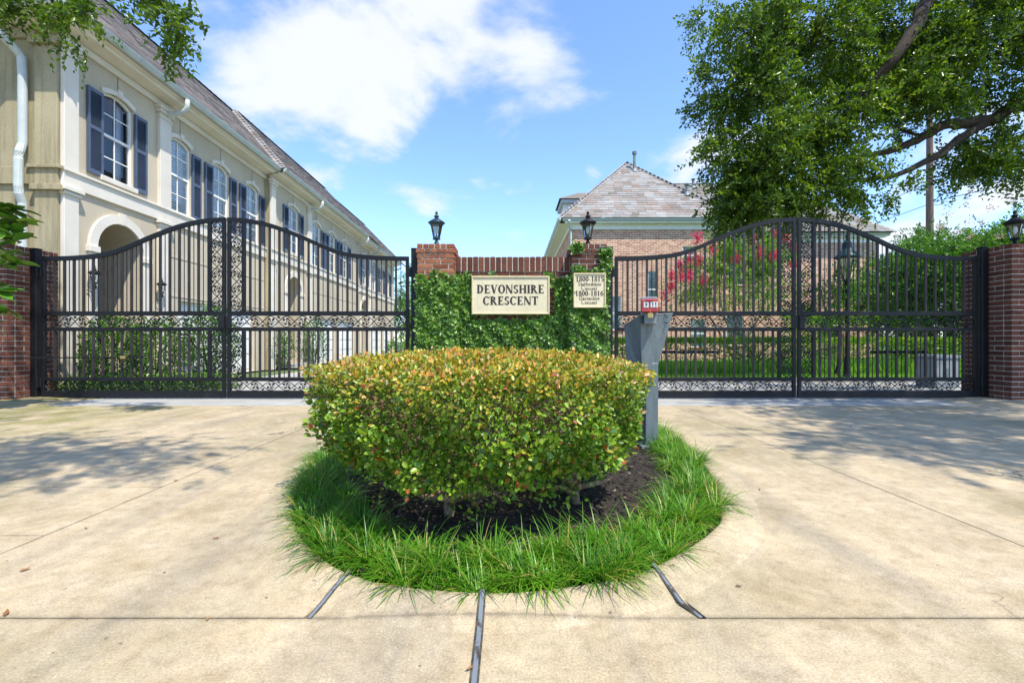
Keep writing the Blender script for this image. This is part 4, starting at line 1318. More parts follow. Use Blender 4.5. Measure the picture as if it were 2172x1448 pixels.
Fc = np.concatenate([b + [2 * k, 2 * k + 1, 2 * k + 3, 2 * k + 2] for k in range(SEG)], 1).reshape(-1, 4)
tc_ = RNG.random(nt) * .5
c = np.clip(tc_[ti] + RNG.random(n) * .45, 0, .93); c = np.where(RNG.random(n) < .11, .95 + .05 * RNG.random(n), c)
me = np_mesh('border_grass', V.reshape(-1, 3), Fc, {'c': np.repeat(c, SEG)})
o = link('border_grass', me, M['grass_blade']); tag(o, 'fine green tufted grass edging the round traffic island', 'grass', kind='stuff')

# fallen leaves on the drive
LF = MB()
LF.v = [(0, 0, .002), (.012, .011, .008), (.034, .009, .006), (.048, 0, .012), (.034, -.010, .003), (.012, -.011, .006)]
LF.f = [(0, 1, 2, 3), (0, 3, 4, 5)]
lfm = LF.mesh('fallen_leaf'); lfm.materials.append(M['dry_leaf'])
for i, (px, py, k) in enumerate(((368, 1020, .8), (584, 1045, 1.0), (465, 1142, .8), (40, 1214, .9), (184, 1122, .5), (437, 1318, .5), (10, 1308, .9), (1004, 1415, .7), (1560, 1243, .6), (1612, 1040, .6),
                                 (1860, 910, 1.2), (2115, 870, 1.2), (255, 992, .8))):
    x, y = gnd(px, py)
    o = link('fallen_leaf', lfm, None, None, (x, y, .003), (0, 0, random.random() * 6), (k * .7, k * .6, k * .7))
    tag(o, 'small dry brown leaf lying on the pale concrete drive', 'leaf', 'fallen leaves on the drive')

# ------------------------------------------------------------------ roofs


def shingles(root, O, u, v, L, Hs, a, b, mat, expo=.15, tab=.30, single=False, name='shingle'):
    """cover a roof plane: O eave corner, u along the eave, v up the slope; a, b insets per metre of slope"""
    O, u, v = Vector(O), Vector(u).normalized(), Vector(v).normalized(); nn = u.cross(v).normalized()
    if nn.z < 0: nn = -nn
    top_l, top_r = a * Hs, L - b * Hs
    base = [O, O + u * L, O + u * max(top_r, top_l + .001) + v * Hs, O + u * top_l + v * Hs]
    MB().poly([p - nn * .004 for p in base]).build('roof_deck', M[mat], root)
    rows = int(Hs / expo); V = []; Fc = []; c = []
    if single:
        sm = MB(); sm.v = [(0, 0, .016), (1, 0, .016), (1, expo * 1.2, .003), (0, expo * 1.2, .003), (0, 0, -.002), (1, 0, -.002)]
        sm.f = [(0, 1, 2, 3), (4, 5, 1, 0)]
        me = sm.mesh('shingle'); me.materials.append(M[mat])
        at1 = me.attributes.new('one', 'FLOAT', 'FACE'); at1.data.foreach_set('value', [1.0, 1.0])
        rot = Matrix((u, v, nn)).transposed().to_euler()
    for i in range(rows):
        h = i * expo; xl, xr = a * (h + .0), L - b * (h + .0)
        if xr - xl < .05: continue
        x = xl - random.random() * tab
        while x < xr:
            w = tab * random.uniform(.75, 1.25); p, q = max(x, xl), min(x + w - .006, xr); x += w
            if q - p < .02: continue
            if single:
                pos = O + u * p + v * h
                o = bpy.data.objects.new(name, me); o.parent = root; o.location = pos; o.rotation_euler = rot; o.scale = (q - p, 1, random.uniform(.8, 1.3)); COL.objects.link(o)
            else:
                t0 = .014 * random.uniform(.7, 1.3); e = expo * 1.2; bI = len(V)
                V += [O + u * p + v * h + nn * t0, O + u * q + v * h + nn * t0, O + u * q + v * (h + e) + nn * .003, O + u * p + v * (h + e) + nn * .003,
                      O + u * p + v * h - nn * .002, O + u * q + v * h - nn * .002]
                Fc += [(bI, bI + 1, bI + 2, bI + 3), (bI + 4, bI + 5, bI + 1, bI)]; r = random.random(); c += [r, r]
    if not single and V:
        me = np_mesh(name, np.array([tuple(p) for p in V]), np.array(Fc), {'c': c})
        o = link(name, me, M[mat], root); o['kind'] = 'stuff'


def caps(root, p0, p1, w, mat, step=.26):
    """overlapping cap shingles along a hip or ridge"""
    p0, p1 = Vector(p0), Vector(p1); d = (p1 - p0); n = int(d.length / step); d.normalize()
    s = d.cross(Vector((0, 0, 1))).normalized(); up = s.cross(d).normalized()
    if up.z < 0: up = -up
    mb = MB(); l = step * 1.2
    a = lambda x, y, z: tuple(s * x + d * y + up * z)
    mb.v = [a(-w, 0, -.05), a(0, 0, .022), a(w, 0, -.05), a(-w, l, -.062), a(0, l, .006), a(w, l, -.062)]
    mb.f = [(0, 1, 4, 3), (1, 2, 5, 4), (0, 2, 1)]
    me = mb.mesh('ridge_cap'); me.materials.append(M[mat])
    at1 = me.attributes.new('one', 'FLOAT', 'FACE'); at1.data.foreach_set('value', [1.0] * 3)
    for i in range(n):
        o = bpy.data.objects.new('ridge_cap', me); o.parent = root; o.location = p0 + d * (step * i) + up * .012; COL.objects.link(o)


# ------------------------------------------------------------------ facades


def facade(root, x0, x1, z0, z1, y, holes, mat, name='wall'):
    """wall sheet facing -y with openings (xa, xb, za, zspring, rise, depth); rise > 0 is arched"""
    mb = MB()
    xs = sorted({x0, x1} | {h[0] for h in holes} | {h[1] for h in holes}); zs = sorted({z0, z1} | {h[2] for h in holes} | {h[3] + h[4] for h in holes})
    for a, b in zip(xs, xs[1:]):
        for c, d in zip(zs, zs[1:]):
            mx, mz = (a + b) / 2, (c + d) / 2
            if any(h[0] < mx < h[1] and h[2] < mz < h[3] + h[4] for h in holes): continue
            mb.poly([(a, y, c), (b, y, c), (b, y, d), (a, y, d)])
    for xa, xb, za, zs_, ri, dp in holes:
        mb.poly([(xa, y, za), (xa, y, zs_), (xa, y + dp, zs_), (xa, y + dp, za)]); mb.poly([(xb, y, zs_), (xb, y, za), (xb, y + dp, za), (xb, y + dp, zs_)])
        mb.poly([(xa, y, za), (xa, y + dp, za), (xb, y + dp, za), (xb, y, za)])
        if ri <= 0:
            mb.poly([(xa, y, zs_), (xb, y, zs_), (xb, y + dp, zs_), (xa, y + dp, zs_)]); continue
        N = 16; cx = (xa + xb) / 2; hw = (xb - xa) / 2; zt = zs_ + ri
        arc = [(cx - hw * math.cos(PI * i / N), zs_ + ri * math.sin(PI * i / N)) for i in range(N + 1)] if ri > .3 else \
              [(xa + (xb - xa) * i / N, zs_ + ri * (1 - ((i / N) * 2 - 1) ** 2)) for i in range(N + 1)]
        for (ax, az), (bx, bz) in zip(arc, arc[1:]):
            mb.poly([(ax, y, az), (bx, y, bz), (bx, y, zt), (ax, y, zt)])
            mb.poly([(ax, y, az), (ax, y + dp, az), (bx, y + dp, bz), (bx, y, bz)])
    return mb.build(name, M[mat], root)


def arch_pts(xa, xb, zs, ri, grow=0.0, N=16):
    cx, hw = (xa + xb) / 2, (xb - xa) / 2
    if ri > .3: return [(cx - (hw + grow) * math.cos(PI * i / N), zs + (ri + grow) * math.sin(PI * i / N)) for i in range(N + 1)]
    out = []
    for i in range(N + 1):
        t_ = (i / N) * 2 - 1
        out.append((cx + (hw + grow * .45) * t_, zs + ri * (1 - t_ * t_) + grow))
    return out


def arch_trim(root, xa, xb, zs, ri, w, y, proud, mat='trim_stone'):
    mb = MB(); i_, o_ = arch_pts(xa, xb, zs, ri), arch_pts(xa, xb, zs, ri, w)
    for k in range(len(i_) - 1):
        a, b, c, d = i_[k], i_[k + 1], o_[k + 1], o_[k]
        mb.poly([(a[0], y - proud, a[1]), (b[0], y - proud, b[1]), (c[0], y - proud, c[1]), (d[0], y - proud, d[1])])
        mb.poly([(d[0], y - proud, d[1]), (c[0], y - proud, c[1]), (c[0], y, c[1]), (d[0], y, d[1])])
        mb.poly([(b[0], y - proud, b[1]), (a[0], y - proud, a[1]), (a[0], y + .02, a[1]), (b[0], y + .02, b[1])])
    for k in (0, -1):
        a, d = i_[k], o_[k]; mb.poly([(a[0], y - proud, a[1]), (d[0], y - proud, d[1]), (d[0], y, d[1]), (a[0], y, a[1])])
    o = mb.build('arch_trim', M[mat], root)
    cx = (xa + xb) / 2; zt = zs + ri
    kb = MB(); kb.prism([(cx - .035, y - proud - .022, zt - .012), (cx + .035, y - proud - .022, zt - .012), (cx + .055, y - proud - .022, zt + w + .035), (cx - .055, y - proud - .022, zt + w + .035)], (0, proud + .02, 0))
    kb.build('keystone', M[mat], o)
    return o


def window(root, xa, xb, z0, zs, ri, y, rows=4, cols=2, blind=True, sill=True, arch=True, mat='white_paint', depth=.10):
    fw = .035; ya, yb = y + .035, y + .085; zt = zs + ri
    mb = MB()
    mb.box(xa, xa + fw, ya, yb, z0, zs); mb.box(xb - fw, xb, ya, yb, z0, zs); mb.box(xa + fw, xb - fw, ya, yb, z0, z0 + fw)
    if ri > 0:
        i_, o_ = arch_pts(xa + fw, xb - fw, zs - fw, ri, 0), arch_pts(xa, xb, zs, ri, 0)
        for k in range(len(i_) - 1):
            mb.poly([(i_[k][0], ya, i_[k][1]), (i_[k + 1][0], ya, i_[k + 1][1]), (o_[k + 1][0], ya, o_[k + 1][1]), (o_[k][0], ya, o_[k][1])])
            mb.poly([(i_[k][0], ya, i_[k][1]), (i_[k][0], yb, i_[k][1]), (i_[k + 1][0], yb, i_[k + 1][1]), (i_[k + 1][0], ya, i_[k + 1][1])])
    else: mb.box(xa + fw, xb - fw, ya, yb, zs - fw, zs)
    f = mb.build('window', M[mat], root)
    zm = (z0 + zt) / 2
    MB().box(xa + fw, xb - fw, ya + .002, yb, zm - .022, zm + .022).build('meeting_rail', M[mat], f)
    for r in range(1, rows):
        z = z0 + (zt - z0) * r / rows
        if abs(z - zm) > .03: MB().box(xa + fw, xb - fw, ya + .018, ya + .034, z - .008, z + .008).build('glazing_bar', M[mat], f)
    for c in range(1, cols):
        x = xa + (xb - xa) * c / cols; MB().box(x - .008, x + .008, ya + .016, ya + .036, z0 + fw, zt - fw).build('glazing_bar', M[mat], f)
    yg = ya + .030
    MB().poly([(xa + .01, yg, z0 + .01), (xb - .01, yg, z0 + .01), (xb - .01, yg, zs)] + [(p[0], yg, p[1]) for p in reversed(arch_pts(xa + .01, xb - .01, zs - .01, ri))][1:-1] + [(xa + .01, yg, zs)]).build('pane', M['window_glass'], f)
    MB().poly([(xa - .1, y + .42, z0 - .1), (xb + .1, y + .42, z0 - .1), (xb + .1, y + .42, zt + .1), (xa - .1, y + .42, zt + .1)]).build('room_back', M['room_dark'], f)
    if blind:
        sl = MB(); z = z0 + .03
        while z < zt - .03:
            sl.poly([(xa + .012, y + .074, z), (xb - .012, y + .074, z), (xb - .012, y + .080, z + .049), (xa + .012, y + .080, z + .049)]); z += .056
        o = sl.build('blind', M['blind_white'], f); o['kind'] = 'stuff'
    else:
        w = (xb - xa)
        MB().poly([(xb - w * .28, y + .16, z0), (xb - w * .02, y + .20, z0), (xb - w * .02, y + .20, zt), (xb - w * .24, y + .16, zt)]).build('curtain', M['curtain'], f)
    if sill: MB().bbox(xa - .06, xb + .06, y - .055, y + .04, z0 - .085, z0 - .002, .006).build('sill', M['trim_stone'], f)
    if arch: arch_trim(f, xa, xb, zs, ri, .075, y, .035)
    return f


def shutter_proto(w, h):
    mb = MB(); d = .035; s = .04
    mb.box(0, s, -d, 0, 0, h); mb.box(w - s, w, -d, 0, 0, h)
    for z0, z1 in ((0, .07), (h * .52, h * .52 + .06), (h - .06, h)): mb.box(s, w - s, -d + .002, -.002, z0, z1)
    o = mb.build('shutter', M['shutter_paint'])
    lv = MB()
    for a, b in ((.07, h * .52), (h * .52 + .06, h - .06)):
        z = a + .005
        while z < b - .02: lv.poly([(s, -d + .006, z), (w - s, -d + .006, z), (w - s, -.006, z + .030), (s, -.006, z + .030)]); z += .031
    lv.poly([(s, -.004, .07), (w - s, -.004, .07), (w - s, -.004, h - .06), (s, -.004, h - .06)])
    l_ = lv.build('louvre', M['shutter_paint'], o); l_['kind'] = 'stuff'
    return o


HX, HY = -6.6 - .027 * 6.83, 6.83
HROT = math.atan2(1.0, -.027)
ZE = 5.62        # eave


def townhouse(label, s0, proj, entry, garage, ww, wx, ew, shw, first=False, nwin=3, aw=.97):
    """one house of the terrace; local x runs along the street, -y faces it"""
    ca, sa = math.cos(HROT), math.sin(HROT)
    wp = lambda x, y: (HX + ca * x - sa * y, HY + sa * x + ca * y, 0)
    r = empty('townhouse', wp(s0, -proj), HROT); tag(r, label, 'house', 'terrace of cream townhouses')
    L = entry + garage; g0 = entry
    W1 = ew; aw2 = aw / 2; ex = W1
    holes = [(ex - ww / 2, ex + ww / 2, 3.53, 4.90, .085, .10), (ex + .05 - aw2, ex + .05 + aw2, 0.02, 2.32, aw2, .9)]
    wins = [(g0 + wx[0] + i * wx[1], g0 + wx[0] + i * wx[1] + ww) for i in range(nwin)]
    for a, b in wins: holes.append((a, b, 3.42, 4.85, .085, .10))
    gd = []
    ng = 2 if garage > 4.5 else 1
    for i in range(ng):
        a = g0 + .42 + i * (garage - .7) / ng; b = a + (garage - .7) / ng - .25; gd.append((a, b)); holes.append((a, b, .0, 1.62, 0, .12))
    facade(r, 0, L, -.02, 5.5, 0, holes, 'stucco')
    for (a, b) in gd:
        dr = MB().box(a, b, .10, .13, 0, 1.62).build('garage_door', M['white_paint'], r)
        nr = 4; nc = 4
        for i in range(nr):
            for j in range(nc):
                w = (b - a) / nc; h = 1.60 / nr
                MB().bbox(a + j * w + .05, a + (j + 1) * w - .05, .088, .099, i * h + .06, (i + 1) * h - .05, .004).build('door_panel', M['white_paint'], dr)
    # entry niche
    nb = MB(); xa, xb = ex + .05 - aw2, ex + .05 + aw2
    nb.poly([(xa - .2, .9, 0), (xb + .2, .9, 0), (xb + .2, .9, 3.0), (xa - .2, .9, 3.0)]); nb.poly([(xa - .2, 0, .03), (xb + .2, 0, .03), (xb + .2, .9, .03), (xa - .2, .9, .03)])
    nb.build('entry_niche', M['stucco'], r)
    d = MB().bbox(xa + .05, xb - .05, .85, .895, .04, 2.1, .006).build('entry_door', M['door_dark'], r)
    MB().lathe([(.018, -.02), (.024, 0), (.018, .02)], (xb - .13, .83, 1.0), 8).build('door_knob', M['brass'], d)
    arch_trim(d, xa + .05, xb - .05, 2.15, aw2 - .05, .05, .88, .03)
    at_ = arch_trim(r, xa, xb, 2.32, aw2, .15, 0, .045)
    for x0, x1 in ((xa - .15, xa), (xb, xb + .15)):
        MB().bbox(x0, x1, -.043, .02, 0, 2.22, .004).build('arch_jamb', M['trim_stone'], at_)
        MB().bbox(x0 - .025, x1 + .02, -.075, .02, 2.222, 2.322, .006).build('impost', M['trim_stone'], at_)
    # windows and shutters
    window(r, ex - ww / 2, ex + ww / 2, 3.53, 4.90, .085, 0, blind=not first)
    sp = shutter_proto(shw, 1.38); sp.parent = r; sp.location = (ex - ww / 2 - shw - .005, -.012, 3.49)
    copy_tree(sp, r, (ex + ww / 2 + .005, -.012, 3.49))
    for i, (a, b) in enumerate(wins):
        window(r, a, b, 3.42, 4.85, .085, 0)
        if i > 0: copy_tree(sp, r, (a - shw - .005, -.012, 3.40))
        copy_tree(sp, r, (b + .005, -.012, 3.40))
    # pilasters, bands, frieze, scored joints
    pz = [(.0, .24)] + [(entry - .15, entry + .15)]
    for k, (a, b) in enumerate(pz):
        p = MB().bbox(a, b, -.065, .0, 3.40, 5.20, .005).build('pilaster', M['trim_stone'], r)
        MB().bbox(a, b, -.063, .0, -.02, 3.06, .005).build('pilaster_foot', M['trim_stone'], p)
        for j, (e, z0, z1) in enumerate(((.02, 5.10, 5.14), (.035, 5.20, 5.27), (.06, 5.27, 5.33))):
            MB().bbox(a - e, b + e, -.065 - e, 0, z0, z1, .004).build('capital', M['trim_stone'], p)
        for e, z0, z1 in ((.025, 3.00, 3.05), (.05, 3.06, 3.12)):
            MB().bbox(a - e, b + e, -.065 - e, 0, z0, z1, .004).build('capital', M['trim_stone'], p)
    MB().bbox(.001, L, -.045, .0, 3.125, 3.38, .005).build('string_course', M['trim_stone'], r)
    MB().bbox(.001, L, -.075, .0, 3.36, 3.40, .005).build('string_course', M['trim_stone'], r)
    for z in (1.68, 2.47): MB().bbox(g0 + .17, L - .05, -.010, .0, z, z + .05, .003).build('string_course', M['stucco'], r)
    MB().bbox(.0, L, -.05, .0, 5.33, 5.44, .005).build('frieze', M['trim_stone'], r)
    for x in [ex] + [(a + b) / 2 for a, b in wins]:
        MB().box(x - .006, x + .006, -.003, .0, 5.05, 5.33).build('control_joint', M['door_dark'], r)
    # eave: soffit, fascia, gutter
    e0 = -.42 if first else -.05
    MB().poly([(e0, -.40, 5.52), (L, -.40, 5.52), (L, 0, 5.44), (e0, 0, 5.44)]).build('soffit', M['trim_stone'], r)
    MB().prism([(e0, -.40, 5.53), (e0, -.45, 5.54), (e0, -.49, 5.60), (e0, -.50, 5.63), (e0, -.40, 5.63)], (L - e0 + .02, 0, 0)).build('gutter', M['gutter_paint'], r)
    MB().bbox(e0, L, -.30, -.26, 5.485, 5.512, .003).build('soffit_moulding', M['white_paint'], r)
    for x in ([entry + .02] if first else [entry + .02, L - .03]):
        MB().tube([(x, -.46, 5.52), (x, -.46, 5.40), (x, -.42, 5.31), (x, -.25, 5.25), (x, -.08, 5.23), (x, .0, 5.20)], .045, 8).build('downspout', M['gutter_paint'], r, smooth=True)
    # roof
    H = 3.2; Hs = H * 1.41421; rl = L + (.0 if not first else .42) + 3.4
    q = .70711
    shingles(r, (e0, -.45, ZE), (1, 0, 0), (0, q, q), rl, Hs, q, 0, 'shingle_brown', .15, .30)
    MB().poly([(e0, -.45, ZE), (e0 + H, -.45 + H, ZE + H), (e0, -.45 + 2 * H, ZE)]).poly([(e0, -.45 + 2 * H, ZE), (e0 + H, -.45 + H, ZE + H), (e0 + rl, -.45 + H, ZE + H), (e0 + rl, -.45 + 2 * H, ZE)]).build('rear_roof', M['shingle_brown'], r)
    caps(r, (e0, -.45, ZE + .01), (e0 + H, -.45 + H, ZE + H + .01), .13, 'shingle_mottled')
    caps(r, (e0 + H, -.45 + H, ZE + H), (e0 + rl, -.45 + H, ZE + H), .13, 'shingle_brown')
    MB().box(.0, L, 5.5, 5.6, -.02, ZE).build('rear_wall', M['stucco'], r)
    # side wall facing the gate
    MB().box(-.001, .03, .001, 5.5, -.02, 5.5).build('side_wall', M['stucco_weathered_shaded'], r)
    if first:
        MB().bbox(-.05, -.002, .0, .33, -.02, 5.20, .005).build('pilaster', M['stucco_weathered_shaded'], r)
        MB().bbox(-.045, -.002, .331, 5.5, 3.125, 3.38, .005).build('string_course', M['stucco_weathered_shaded'], r)
        MB().bbox(-.085, -.002, -.06, .42, 3.36, 3.41, .005).build('string_course', M['stucco_weathered_shaded'], r)
        MB().bbox(-.10, -.002, -.08, .36, 3.03, 3.115, .005).build('capital', M['stucco_weathered_shaded'], r)
        MB().bbox(-.05, -.002, .331, 5.5, 5.30, 5.44, .005).build('frieze', M['stucco_weathered_shaded'], r)
        MB().bbox(-.11, -.002, -.06, .38, 5.20, 5.295, .005).build('capital', M['stucco_weathered_shaded'], r)
        MB().poly([(-.42, -.4, 5.52), (-.42, 6, 5.52), (0, 6, 5.44), (0, 0, 5.44)]).build('soffit', M['trim_stone'], r)
        MB().prism([(-.40, -.42, 5.50), (-.47, -.47, 5.52), (-.52, -.52, 5.60), (-.53, -.53, 5.63), (-.40, -.42, 5.63)], (0, 6.4, 0)).build('gutter', M['gutter_paint'], r)
        MB().tube([(-.44, .62, 5.52), (-.44, .62, 5.36), (-.40, .58, 5.24), (-.18, .50, 5.08), (-.09, .47, 4.98), (-.085, .46, 4.7), (-.085, .46, 3.70), (-.135, .46, 3.56), (-.145, .46, 3.45), (-.145, .46, 3.05), (-.135, .46, 2.95), (-.085, .46, 2.82), (-.085, .46, 0)], .055, 12).build('downspout', M['gutter_paint'], r, smooth=False)
        MB().bbox(-.06, -.002, .16, .27, 1.22, 1.66, .006).build('standpipe_box', M['red_paint'], r)  # small red fire standpipe box on the end wall
    # steps and iron handrail
    st = MB().bbox(ex - .7, ex + .7, -.5, -.001, -.02, .03, .006).build('step', M['concrete_grey'], r)
    MB().bbox(ex - .6, ex + .6, -.25, -.002, .03, .10, .006).build('upper_step', M['concrete_grey'], st)
    return r


t1 = townhouse('cream townhouse nearest the gates with blue shutters and open entry arch', 0, 0, 2.08, 3.86, .65, (.16, 1.36), 1.03, .28, first=True)
t2 = townhouse('second cream townhouse along the street, arch behind the left gate bars', 5.94, .14, 2.60, 5.4, .74, (.28, 1.46), 1.45, .32)
t3 = townhouse('farthest cream townhouse of the row, beside the left end of the ivy wall', 13.94, .0, 2.4, 5.2, .74, (.28, 1.46), 1.35, .32)
ca, sa = math.cos(HROT), math.sin(HROT)
hw_ = lambda x, y, z: (HX + ca * x - sa * y, HY + sa * x + ca * y, z)
for x, lab in ((.42, 'black wall lantern left of the near entry arch'), (1.86, 'black wall lantern right of the near entry arch')):
    lt = lantern(hw_(x, -.14, 1.62), lab, 'black_metal', .8, 'wall lanterns by the townhouse arch')
    MB().tube([(0, 0, .02), (.0, .0, -.06), (.05, .0, -.08), (.15, 0, -.02)], .010, 6).build('wall_bracket', M['black_metal'], lt)
    lt.rotation_euler[2] = HROT + PI / 2
hr = empty('handrail', hw_(2.05, -.5, 0), HROT); tag(hr, 'black curled iron handrail by the near townhouse steps', 'handrail')
MB().tube([(-.5, 0, .95), (0, 0, .9), (.55, 0, .35), (.75, 0, .22), (.82, 0, .30), (.76, 0, .37), (.70, 0, .31)], .016, 6).build('rail', M['black_metal'], hr)
for x, z in ((-.5, .95), (-.1, .9), (.3, .6)): MB().tube([(x, 0, 0), (x, 0, z)], .012, 6).build('baluster', M['black_metal'], hr)
mb = MB()
for k in range(3): mb.tube([(-.3 + .12 * math.cos(a), 0, .3 + k * .22 + .1 * math.sin(a)) for a in np.linspace(0, 5.2, 12)], .007, 5)
mb.build('scroll', M['black_metal'], hr)

# ------------------------------------------------------------------ brick house
bh = empty('brick_house', (2.3, 18, 0)); tag(bh, 'two-storey orange brick house with steep mottled shingle roof', 'house')
bo = Vector((2.3, 18, 0))
W1, W2 = 6.1, 14.1
wl_ = [(at(1374, 0, 18).x - 2.3, at(1396, 0, 18).x - 2.3, at(0, 652, 18).z, at(0, 575, 18).z), (1.62, 2.02, at(0, 700, 18).z, at(0, 628, 18).z),
       (4.45, 4.95, at(0, 560, 18).z, at(0, 522, 18).z), (4.75, 5.35, .55, 1.65)]
facade(bh, 0, W1, -.02, 5.4, 0, [(a, b, c, d, 0, .1) for a, b, c, d in wl_], 'brick_wall')
w2_ = [(W1 + 1.2, W1 + 2.0, .6, 2.0), (W1 + 5.6, W1 + 6.3, .9, 2.1), (W1 + 1.3, W1 + 2.1, 3.3, 4.6)]
facade(bh, W1, W2, -.02, 5.4, 2.4, [(a, b, c, d, 0, .1) for a, b, c, d in w2_], 'brick_wall')
for a, b, c, d in wl_: window(bh, a, b, c, d, 0, 0, rows=2, cols=1, blind=True, sill=False, arch=False)
for a, b, c, d in w2_: window(bh, a, b, c, d, 0, 2.4, rows=2, cols=1, blind=True, sill=False, arch=False)
for (a, b, c, d), y in [(q_, 0) for q_ in wl_] + [(q_, 2.4) for q_ in w2_]:
    MB().bbox(a - .08, b + .08, y - .03, y + .02, c - .09, c - .003, .005).build('window_sill', M['brick_orange'], bh)
sw_ = [(3.0, 3.8, 3.4, 4.7), (3.0, 3.8, .8, 2.2), (7.5, 8.3, 3.4, 4.7)]
mb = MB().box(0, .02, .001, 12, -.02, 5.4); mb.build('side_wall', M['brick_wall'], bh)
for y0, y1, z0, z1 in sw_:
    f = MB().bbox(-.03, -.001, y0, y1, z0, z1, .01).build('window', M['white_paint'], bh); MB().box(-.04, -.0305, y0 + .06, y1 - .06, z0 + .06, z1 - .06).build('pane', M['room_dark'], f)
MB().box(W1 - .02, W1, .001, 2.4, -.02, 5.4).build('return_wall', M['brick_wall'], bh)
MB().box(W2 - .02, W2, 2.401, 12, -.02, 5.4).build('end_wall', M['brick_wall'], bh)
MB().box(0.03, W2 - .03, 11.9, 12, -.02, 5.4).build('rear_wall', M['brick_wall'], bh)
for nm, x0, x1, y in (('front', -.03, W1 + .03, 0), ('wing', W1 + .06, W2 + .03, 2.4)):
    MB().bbox(x0, x1, y - .04, y, 5.20, 5.42, .006).build('frieze_board', M['white_paint'], bh)
    MB().box(x0 - .2, x1 + .2, y - .24, y + .02, 5.42, 5.46).build('soffit', M['white_paint'], bh)
    MB().prism([(x0 - .3, y - .22, 5.46), (x0 - .3, y - .28, 5.49), (x0 - .3, y - .32, 5.58), (x0 - .3, y - .22, 5.60)], (x1 - x0 + .6, 0, 0)).build('gutter', M['gutter_paint'], bh)
MB().box(-.43, .02, .021, 12, 5.42, 5.46).build('soffit', M['white_paint'], bh)
MB().prism([(-.40, -.4, 5.465), (-.47, -.4, 5.49), (-.52, -.4, 5.58), (-.40, -.4, 5.60)], (0, 12.4, 0)).build('gutter', M['gutter_paint'], bh)
MB().bbox(-.04, .0, .05, 12, 5.20, 5.41, .006).build('frieze_board', M['white_paint'], bh)
MB().prism([(W1 - .25, -.05, 4.85), (W1 + .35, -.05, 4.85), (W1 + .55, -.05, 5.18), (W1 - .25, -.05, 5.18)], (0, .5, 0)).build('eave_return', M['white_paint'], bh)
MB().tube([(-.08, -.40, 5.47), (-.06, -.25, 5.30), (.02, -.07, 5.15), (.02, -.07, 0)], .05, 8).build('downspout', M['gutter_paint'], bh)
q = .70711
E0, EY, EZ = -.45, -.30, 5.60; half_w = 3.5
shingles(bh, (E0, EY, EZ), (1, 0, 0), (0, q, q), 7.0, half_w * 1.41421, q, q, 'shingle_mottled', .19, .36, single=True)
shingles(bh, (E0, EY + 11, EZ), (0, -1, 0), (q, 0, q), 11, half_w * 1.41421, 0, q, 'shingle_mottled', .19, .36)
shingles(bh, (E0 + 7, EY, EZ), (0, 1, 0), (-q, 0, q), 11, half_w * 1.41421, q, 0, 'shingle_mottled', .19, .36)
rn = Vector((0, 4.05, 3.5)); hs = rn.length
shingles(bh, (3.05, 1.95, EZ), (1, 0, 0), tuple(rn), 11.5, hs, 0, 3.5 / hs, 'shingle_mottled', .19, .36)
MB().poly([(14.55, 1.95, EZ), (14.55, 10.05, EZ), (11.05, 6.0, EZ + 3.5)]).poly([(3.05, 10.05, EZ), (3.05, 6, EZ + 3.5), (11.05, 6, EZ + 3.5), (14.55, 10.05, EZ)]).build('rear_roof', M['shingle_mottled'], bh)
caps(bh, (E0, EY, EZ), (E0 + 3.5, EY + 3.5, EZ + 3.5), .12, 'shingle_mottled'); caps(bh, (E0 + 7, EY, EZ), (E0 + 3.5, EY + 3.5, EZ + 3.5), .12, 'shingle_mottled')
caps(bh, (E0 + 3.5, EY + 3.5, EZ + 3.5), (E0 + 3.5, EY + 11, EZ + 3.5), .12, 'shingle_mottled'); caps(bh, (14.55, 1.95, EZ), (11.05, 6, EZ + 3.5), .12, 'shingle_mottled')
caps(bh, (3.3, 6, EZ + 3.5), (11.05, 6, EZ + 3.5), .12, 'shingle_mottled')
for x, y, z, h in ((3.25, 2.62, EZ + 2.95, .85), (5.0, 1.0, EZ + 1.35, .42), (7.1, 5.6, EZ + 3.2, .42), (8.1, 5.6, EZ + 3.2, .50)):
    v_ = MB().lathe([(.07, -.15), (.06, h * .8), (.10, h * .82), (.11, h * .95), (.06, h)], (x, y, z), 10).build('roof_vent', M['vent_metal'], bh)
    MB().lathe([(.16, -.12), (.09, .06)], (x, y, z), 10).build('flashing', M['grey_box_paint'], v_)
d = MB().box(.15, 1.9, 3.4, 4.9, 6.0, 7.25).build('dormer', M['white_paint'], bh)
MB().box(-.0, 2.0, 3.2, 5.1, 7.25, 7.42).build('dormer_cornice', M['gutter_paint'], d)
MB().poly([(-.1, 3.1, 7.42), (2.3, 3.1, 7.42), (2.3, 4.15, 8.0), (.9, 4.15, 8.0)]).poly([(-.1, 5.2, 7.42), (-.1, 3.1, 7.42), (.9, 4.15, 8.0)]).poly([(2.3, 5.2, 7.42), (-.1, 5.2, 7.42), (.9, 4.15, 8.0), (2.3, 4.15, 8.0)]).build('dormer_roof', M['shingle_mottled'], d)

# ------------------------------------------------------------------ trees


def clumped(n, c, rad, shell=.5, per=11, spread=.17):
    k = max(2, n // per)
    cc, dd = in_lobe(k, c, rad, shell)
    i = RNG.integers(0, k, n)
    return cc[i] + RNG.normal(size=(n, 3)) * spread * min(1, max(.35, max(rad))), dd[i] + RNG.normal(size=(n, 3)) * .3


